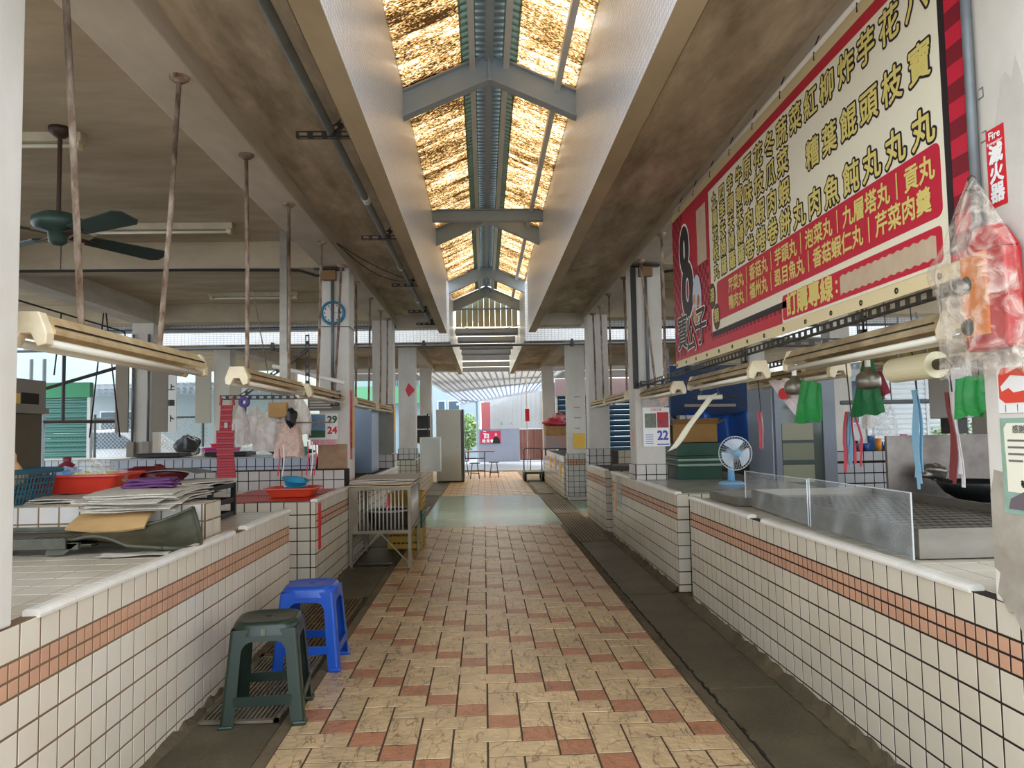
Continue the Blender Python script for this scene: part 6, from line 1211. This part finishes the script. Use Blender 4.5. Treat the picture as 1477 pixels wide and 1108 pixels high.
# folding table and stools at the exit
tb = thing('dining_table', 'dark metal folding table at the exit', 'table', (-.3, 22.2, 0)); m_ttop = pm('reddish_tabletop', (128, 84, 76), .4); m_dm = pm('dark_metal', (48, 50, 58), .4)
part('tabletop', G().box(-.85, .3, 21.9, 22.6, .73, .755), m_ttop, tb, bevel=.004)
for x in (-.75, .0):
    for y in (21.95, 22.5): part('leg', G().bar((x, y, 0), (x, y, .73), .03), m_dm, tb)
for z in (.2, .55): part('stretcher', G().bar((-.75, 21.95, z), (.0, 21.95, z), .025), m_dm, tb)
def mstool(label, x, y, grp='metal stools at the exit table'):
    t = thing('metal_stool', label, 'stool', (x, y, 0), 0, grp); part('seat', G().lathe([(0, .43), (.15, .43), (.155, .445), (.14, .455), (0, .455)], 22, (x, y, 0)), m_dm, t, smooth=True)
    for a in range(4): q = PI/4+a*PI/2; part('leg', G().tube([(x+.1*math.cos(q), y+.1*math.sin(q), .43), (x+.18*math.cos(q), y+.18*math.sin(q), .01)], .012), m_dm, t)
    part('ring', G().tube([(x+.15*math.cos(k*PI/8), y+.15*math.sin(k*PI/8), .15) for k in range(17)], .007, 5), m_dm, t)
mstool('dark round stool at the right end of the exit table', .27, 21.6); mstool('dark round stool in front of the exit table', -.28, 21.2); mstool('dark round stool under the left edge of the exit table', -.62, 22.9)
ch_ = thing('metal_chair', 'dark metal chair at the exit table beside the refrigerator', 'chair', (-.75, 21.0, 0)); part('seat', G().box(-.95, -.6, 20.9, 21.25, .43, .45), m_dm, ch_, bevel=.01)
for x in (-.93, -.62):
    for y in (20.92, 21.23): part('leg', G().bar((x, y, 0), (x, y, .43), .022), m_dm, ch_)
    part('back_post', G().bar((x, 21.23, .43), (x, 21.27, .82), .022), m_dm, ch_)
part('backrest', G().box(-.93, -.62, 21.25, 21.27, .66, .8), m_dm, ch_)

for i, (y, z) in enumerate(((2.225, 2.36), (2.222, 2.22))): solo('tape_residue', G().box(X1-.001, X1, y-.012, y+.012, z, z+.003).box(X1-.001, X1, y-.014, y+.006, z+.03, z+.033).box(X1-.001, X1, y-.014, y-.011, z, z+.03), m_inkg, ('upper grey glue mark beside the fire sign', 'lower grey glue mark beside the fire sign')[i], 'mark')
# ================================================================ outside, beyond the rear lane and the sides
m_plaster = pm('blue_grey_plaster', (150, 156, 170), .8, stain=(124, 130, 142), scale=1.2, amt=.5, world=True)
m_wood = pm('red_brown_planks', (132, 84, 72), .7, rnd=.2, stain=(90, 54, 48), scale=6, amt=.6, stretch=(3, 1, .4), world=True)
m_wsheet = pm('white_ribbed_sheet', (190, 192, 190), .5, stain=(160, 160, 156), scale=1, amt=.4, world=True)
m_mint2 = pm('pale_blue_wall', (164, 180, 186), .7); m_win = pm('dark_window_glass', (78, 96, 110), .2)
m_lane = pm('pale_lane_concrete', (140, 146, 158), .7, stain=(120, 124, 134), scale=.8, amt=.5, world=True)
lane = struct('ground_lane', G().box(-12, 12, 25.5, 60, -.03, -.006), m_lane)
# end wall with poster, planks and ribbed sheet
wf = thing('lane_wall', 'plastered lane wall topped by white ribbed sheeting at the far exit', 'wall', (1.3, 33, 0))
part('plaster', G().box(-.25, 1.55, 33, 33.2, 0, 1.42), m_plaster, wf)
for i in range(9): part('plank', G().box(1.56+i*.14, 1.56+i*.14+.13, 32.98-.01*(i % 2), 33.1, .02, 1.38), m_wood, wf)
x = .3; i = 0
while x < 2.75:
    h = 2.45+(x-.3)*.42
    part('sheet_rib', G().prism([(x, 1.42), (x+.19, 1.42), (x+.19, h+.08), (x, h)], 33.0, 33.02, 'Y').prism([(x+.17, 1.42), (x+.2, 1.42), (x+.2, h+.08), (x+.17, h+.07)], 32.96, 33.02, 'Y'), m_wsheet, wf); x += .2; i += 1
part('red_pillar', G().box(-.12, .28, 32.95, 33.15, 1.42, 2.6), pm('faded_red_paint', (178, 98, 100), .7), wf)
part('dark_pillar', G().box(2.76, 3.3, 32.7, 33.2, 0, 3.4), pm('dark_stone_pebble', (96, 94, 98), .8, stain=(60, 58, 60), scale=20, amt=.9), wf)
for i, x in enumerate((.72, 1.15, 2.5)):
    g = G(); rnd = random.Random(i)
    for k in range(34):
        a = rnd.uniform(0, 2*PI); e = rnd.uniform(.2, 1.2); l = rnd.uniform(.12, .3); p = Vector((x, 33.05, 1.55)); d = Vector((math.cos(a)*math.cos(e), math.sin(a)*.5*math.cos(e), math.sin(e))); q = p+d*l; w = Vector((-d.z, 0, d.x))*.022
        g.add([p, p+d*l*.5+w, q, p+d*l*.5-w], [(0, 1, 2, 3)])
    t = thing('potted_plant', ('bushy green plant on the lane wall above the pink poster', 'spiky little plant at mid wall', 'pale leafy plant on the wall above the brown planks')[i], 'plant', (x, 33.08, 1.42)); part('leaves', g, pm('leaf_green_%d' % i, (88, 128, 92), .6), t)
    part('pot', G().lathe([(.06, 0), (.08, .13), (.07, .13)], 10, (x, 33.08, 1.42)), m_terra, t)
ps = solo('campaign_poster', G().box(-.18, .72, 32.975, 32.985, .78, 1.34), pm('pink_poster_print', (196, 50, 84), .5), 'pink poster with white characters and a suited figure at the exit', 'poster')
bpy.context.view_layer.update()
for tx, sz, x, z in (('二', .16, .02, 1.26), ('四', .24, .1, 1.1), ('政', .15, -.02, .89), ('見', .15, .16, .89), ('會', .15, .33, .89)): textobj('lettering', tx, sz, (x, 32.972, z), '-Y', m_white, ps, bold=.006)
g = G().lathe([(.0, .1), (.045, .08), (.055, .03), (.045, -.03), (0, -.06)], 10, (0, 0, 0)); 
part('suit', G().prism([(.36, .79), (.7, .79), (.66, 1.0), (.55, 1.09), (.47, 1.09), (.4, 1.0)], 32.968, 32.974, 'Y'), m_ink, ps); part('head', G().prism([(.51+.05*math.cos(a*PI/6), 1.17+.07*math.sin(a*PI/6)) for a in range(12)], 32.966, 32.974, 'Y'), pm('print_skin', (226, 182, 160), .5), ps)
# white gutter awning, post
m_awn = skymat('white_awning_sheet', (140, 146, 154), .3, base=(170, 176, 184), bright=(196, 200, 208), clear=0)
aw = thing('lane_awning', 'white ribbed awning sloping down over the exit to a slim steel post', 'awning', (0, 30, 2.3))
P = [Vector((-2.4, 26, 3.42)), Vector((2.8, 26, 3.42)), Vector((2.4, 31.8, 3.1)), Vector((-1.0, 31.5, 2.52))]
n = 22
for i in range(n):
    a = P[0].lerp(P[1], i/n); b = P[0].lerp(P[1], (i+.9)/n); c_ = P[3].lerp(P[2], (i+.9)/n); d_ = P[3].lerp(P[2], i/n)
    g = G().add([a, b, c_, d_]+[p+Vector((0, 0, .03)) for p in (a, b, c_, d_)], [(0, 1, 2, 3), (4, 5, 6, 7), (0, 1, 5, 4), (1, 2, 6, 5), (2, 3, 7, 6), (3, 0, 4, 7)])
    a2 = P[0].lerp(P[1], (i+.9)/n)-Vector((0, 0, .03)); d2_ = P[3].lerp(P[2], (i+.9)/n)-Vector((0, 0, .03)); g.bar(a2, d2_, .03)
    part('awning_rib', g, m_awn, aw)
part('gutter', G().bar((-1.15, 31.6, 2.48), (2.5, 31.9, 3.06), .1).bar((-1.1, 29, 2.9), (2.3, 29.2, 3.25), .07), m_wpaint, aw)
part('post', G().tube([(-.28, 31.6, 0), (-.3, 31.6, 2.6)], .045).tube([(-.3, 31.6, 2.58), (-.9, 30.6, 2.62)], .03), m_steelp, aw)
# houses behind
def house(label, x0, x1, y, z1, mat, wins, z0=0, band=None):
    h = thing('lane_house', label, 'building', ((x0+x1)/2, y, 0)); part('wall', G().box(x0, x1, y, y+6, z0, z1), mat, h)
    for wx, wz, ww, wh in wins:
        w = part('window', G().box(wx-.05, wx+ww+.05, y-.05, y, wz-.05, wz+wh+.05), m_wpaint, h); part('pane', G().box(wx, wx+ww, y-.06, y-.045, wz, wz+wh), m_win, w)
    if band: part('balcony', G().box(x0, x1, y-.9, y, band[0], band[1]), band[2], h)
    return h
m_gband = pm('fresh_green_paint', (104, 164, 118), .7)
hh = house('mint house with green balcony seen over the grey refrigerator', -9, -3.2, 44, 9, m_mint2, [(-5.4, 3.9, .7, 1), (-4.4, 3.9, .6, 1)], band=(3.0, 4.0, m_gband))
g = G()
for i in range(40): g.box(-7+i*.1, -7+i*.1+.02, 43.1, 43.12, 4.0, 5.3)
part('railing', g, m_steelp, hh)
house('pale blue house front with small windows beyond the exit shrub', -3.1, -.2, 36.5, 8, m_mint2, [(-2.2, 2.2, .3, .6), (-1.7, 2.2, .5, .6)])
house('white house behind the ribbed sheet wall', 0, 8, 46, 7, m_wsheet, [(1, 4, 1, 1)])
# shrub
def shrub(label, c, r, n, cols, seed, name='garden_shrub'):
    t = thing(name, label, 'shrub', (c[0], c[1], 0)); rnd = random.Random(seed); g = G()
    for k in range(n):
        u = Vector((rnd.gauss(0, 1), rnd.gauss(0, 1), rnd.gauss(0, 1))).normalized()*rnd.uniform(.55, 1); p = Vector(c)+Vector((u.x*r[0], u.y*r[1], u.z*r[2])); a = Vector((rnd.gauss(0, 1), rnd.gauss(0, 1), rnd.gauss(0, .5))).normalized(); b = a.cross(Vector((rnd.gauss(0, 1), rnd.gauss(0, 1), 1))).normalized(); l = rnd.uniform(.06, .12)
        g.add([p-a*l, p+b*l*.4, p+a*l, p-b*l*.4], [(0, 1, 2, 3)], rnd.randrange(len(cols)))
    part('foliage', g, cols, t, kind='stuff'); part('stem', G().tube([(c[0], c[1], 0), (c[0]+.05, c[1], c[2])], .04).tube([(c[0]-.1, c[1], 0), (c[0]-.25, c[1], c[2])], .025), m_wood, t); return t
lg = [pm('leaf_light', (150, 184, 110), .6), pm('leaf_mid', (106, 150, 84), .6), pm('leaf_pale', (196, 212, 160), .6)]
shrub('sunlit leafy shrub in the exit gap by the dining table', (-.75, 34.2, 1.3), (.55, .5, .85), 1500, lg, 4)
shrub('green shrub row beyond the right stalls window', (12.5, 18.9, .8), (1.6, .6, .6), 700, lg, 5)
# left side outside: wall, fence, parked car, shutters
lw = house('white rendered building beyond the left fence', -22, -6.4, 26, 5.6, pm('white_render', (176, 190, 190), .8, stain=(150, 168, 170), scale=.6, amt=.5, world=True), [(-13, 1.2, 1, 1)])
house('right side white building with louvred shutters', 9.5, 20, 24, 4.5, m_wsheet, [(11, 1.4, 1.2, 1.6)])
def shutter(label, x0, x1, y, z0, z1, mat, fascia=None, pitch=.09, fmat=None, cat='shutter'):
    s = thing('roller_shutter', label, cat, ((x0+x1)/2, y, z0)); z = z0; n = 0
    while z < z1-.01:
        h = min(pitch, z1-z); part('slat', G().prism([(y, z), (y-.03, z+h*.3), (y-.03, z+h*.7), (y, z+h*.96), (y+.01, z+h*.96), (y+.01, z)], x0, x1, 'X'), mat, s); z += pitch
    part('guide_rail', G().box(x0-.06, x0, y-.05, y+.05, z0, z1), m_wpaint, s); part('guide_rail', G().box(x1, x1+.06, y-.05, y+.05, z0, z1), m_wpaint, s)
    if fascia: part('fascia_board', G().box(x0-.06, x1+.06, y-.08, y+.05, z1, z1+fascia), fmat, s)
    return s
m_gsh = pm('green_shutter', (78, 132, 120), .4); m_gfa = pm('green_fascia', (62, 150, 104), .5); m_bsh = pm('blue_shutter', (16, 66, 96), .45); m_wsh = pm('white_shutter', (228, 232, 232), .5)
shutter('green roller shutter with bright green fascia at the left market edge', -8.7, -7.35, 14.2, .0, 2.1, m_gsh, .28, fmat=m_gfa)
shutter('wide deep blue roller shutter behind the right rear columns', 2.2, 9, 22.3, .0, 2.35, m_bsh, .5, .16, fmat=pm('mauve_fascia', (176, 160, 176), .6))
shutter('white louvred shutter seen through the cooking stall', 9.2, 10.6, 17.6, 0, 2.5, m_wsh, .3, .12, m_wpaint)
shutter('second white louvred shutter nearer the fence on the right', 10.9, 13.2, 20, 0, 2.6, m_wsh, .3, .12, m_wpaint)
# chain-link fence
fe = thing('chain_fence', 'white chain link fence in front of the parked car', 'fence', (-8.5, 16.5, 0))
g = G(); x0, x1, z0, z1 = -10.5, -6.0, .0, 1.75; st = .085
k = -int((z1-z0)/st)
while x0+k*st < x1:
    for s in (1, -1):
        xa = x0+k*st; 
        if s == 1: a = (xa, z0); b = (xa+(z1-z0), z1)
        else: a = (xa+(z1-z0), z0); b = (xa, z1)
        def cl(p, q):
            (ax, az), (bx, bz) = p, q
            for lim in (x0, x1):
                pass
            t0, t1 = 0, 1; dx = bx-ax
            if dx:
                ta, tb = sorted(((x0-ax)/dx, (x1-ax)/dx)); t0, t1 = max(0, ta), min(1, tb)
            return None if t1 <= t0 else ((ax+dx*t0, az+(bz-az)*t0), (ax+dx*t1, az+(bz-az)*t1))
        c_ = cl(a, b)
        if c_: g.bar((c_[0][0], 16.5, c_[0][1]), (c_[1][0], 16.5, c_[1][1]), .007)
    k += 1
part('wire_mesh', g, m_wpaint, fe, kind='stuff')
for x in (-10.4, -8.4, -6.1): part('fence_post', G().tube([(x, 16.5, 0), (x, 16.5, 1.85)], .03), m_galv, fe)
part('top_rail', G().tube([(-10.5, 16.5, 1.76), (-6, 16.5, 1.76)], .02), m_galv, fe)
# parked car (its side toward us, partly hidden)
car = thing('car', 'white car parked behind the chain link fence', 'car', (-9.2, 19, 0)); m_carw = pm('white_car_paint', (236, 238, 240), .2, coat=.5); m_tyre = pm('black_rubber', (34, 34, 34), .8)
body = [(-12, .35), (-12.05, .8), (-11.6, .98), (-10.9, 1.05), (-10.2, 1.5), (-8.6, 1.55), (-7.9, 1.1), (-7.1, .95), (-7.0, .4), (-7.3, .3), (-7.45, .3), (-7.6, .58), (-7.85, .7), (-8.15, .62), (-8.35, .3), (-10.7, .3), (-10.85, .6), (-11.1, .7), (-11.4, .6), (-11.55, .3)]
part('body', G().prism(body, 18.2, 19.9, 'Y'), m_carw, car, bevel=.05)
part('side_window', G().prism([(-10.7, 1.08), (-10.15, 1.43), (-8.75, 1.47), (-8.1, 1.08)], 18.17, 18.21, 'Y'), m_win, car)
for x in (-11.2, -7.9):
    w = part('wheel', G().lathe([(.17, -.1), (.3, -.1), (.33, -.06), (.33, .06), (.3, .1), (.17, .1)], 20, M=Matrix.Translation((x, 18.3, .33)) @ Matrix.Rotation(PI/2, 4, 'X')), m_tyre, car)
    g = G().lathe([(.0, -.02), (.17, -.02)], 20, M=Matrix.Translation((x, 18.22, .33)) @ Matrix.Rotation(PI/2, 4, 'X'))
    for k in range(6): g.box(-.02, .02, 0, .16, -.01, .01, M=Matrix.Translation((x, 18.18, .33)) @ Matrix.Rotation(k*PI/3, 4, 'Y') @ Matrix.Rotation(-PI/2, 4, 'X'))
    part('hubcap', g, m_galv, w)
# slim canopy roofs over the side lanes
for lb, x0, x1, y0, y1 in (('bright translucent lean-to roof outside on the left', -14, -6, 21.4, 26), ('bright translucent lean-to roof outside on the right', 9.2, 16, 13, 24)):
    t = thing('lean_to_roof', lb, 'roof', ((x0+x1)/2, y0, 2.8)); g = G(); n = int((x1-x0)/.2)
    for i in range(n): g.box(x0+i*.2, x0+i*.2+.15, y0, y1, 2.85, 2.87); 
    part('roof_rib', g, m_wsheet, t, kind='stuff')
    for y in (y0+.3, (y0+y1)/2, y1-.3): part('purlin', G().box(x0, x1, y, y+.08, 2.74, 2.85), m_steelp, t)
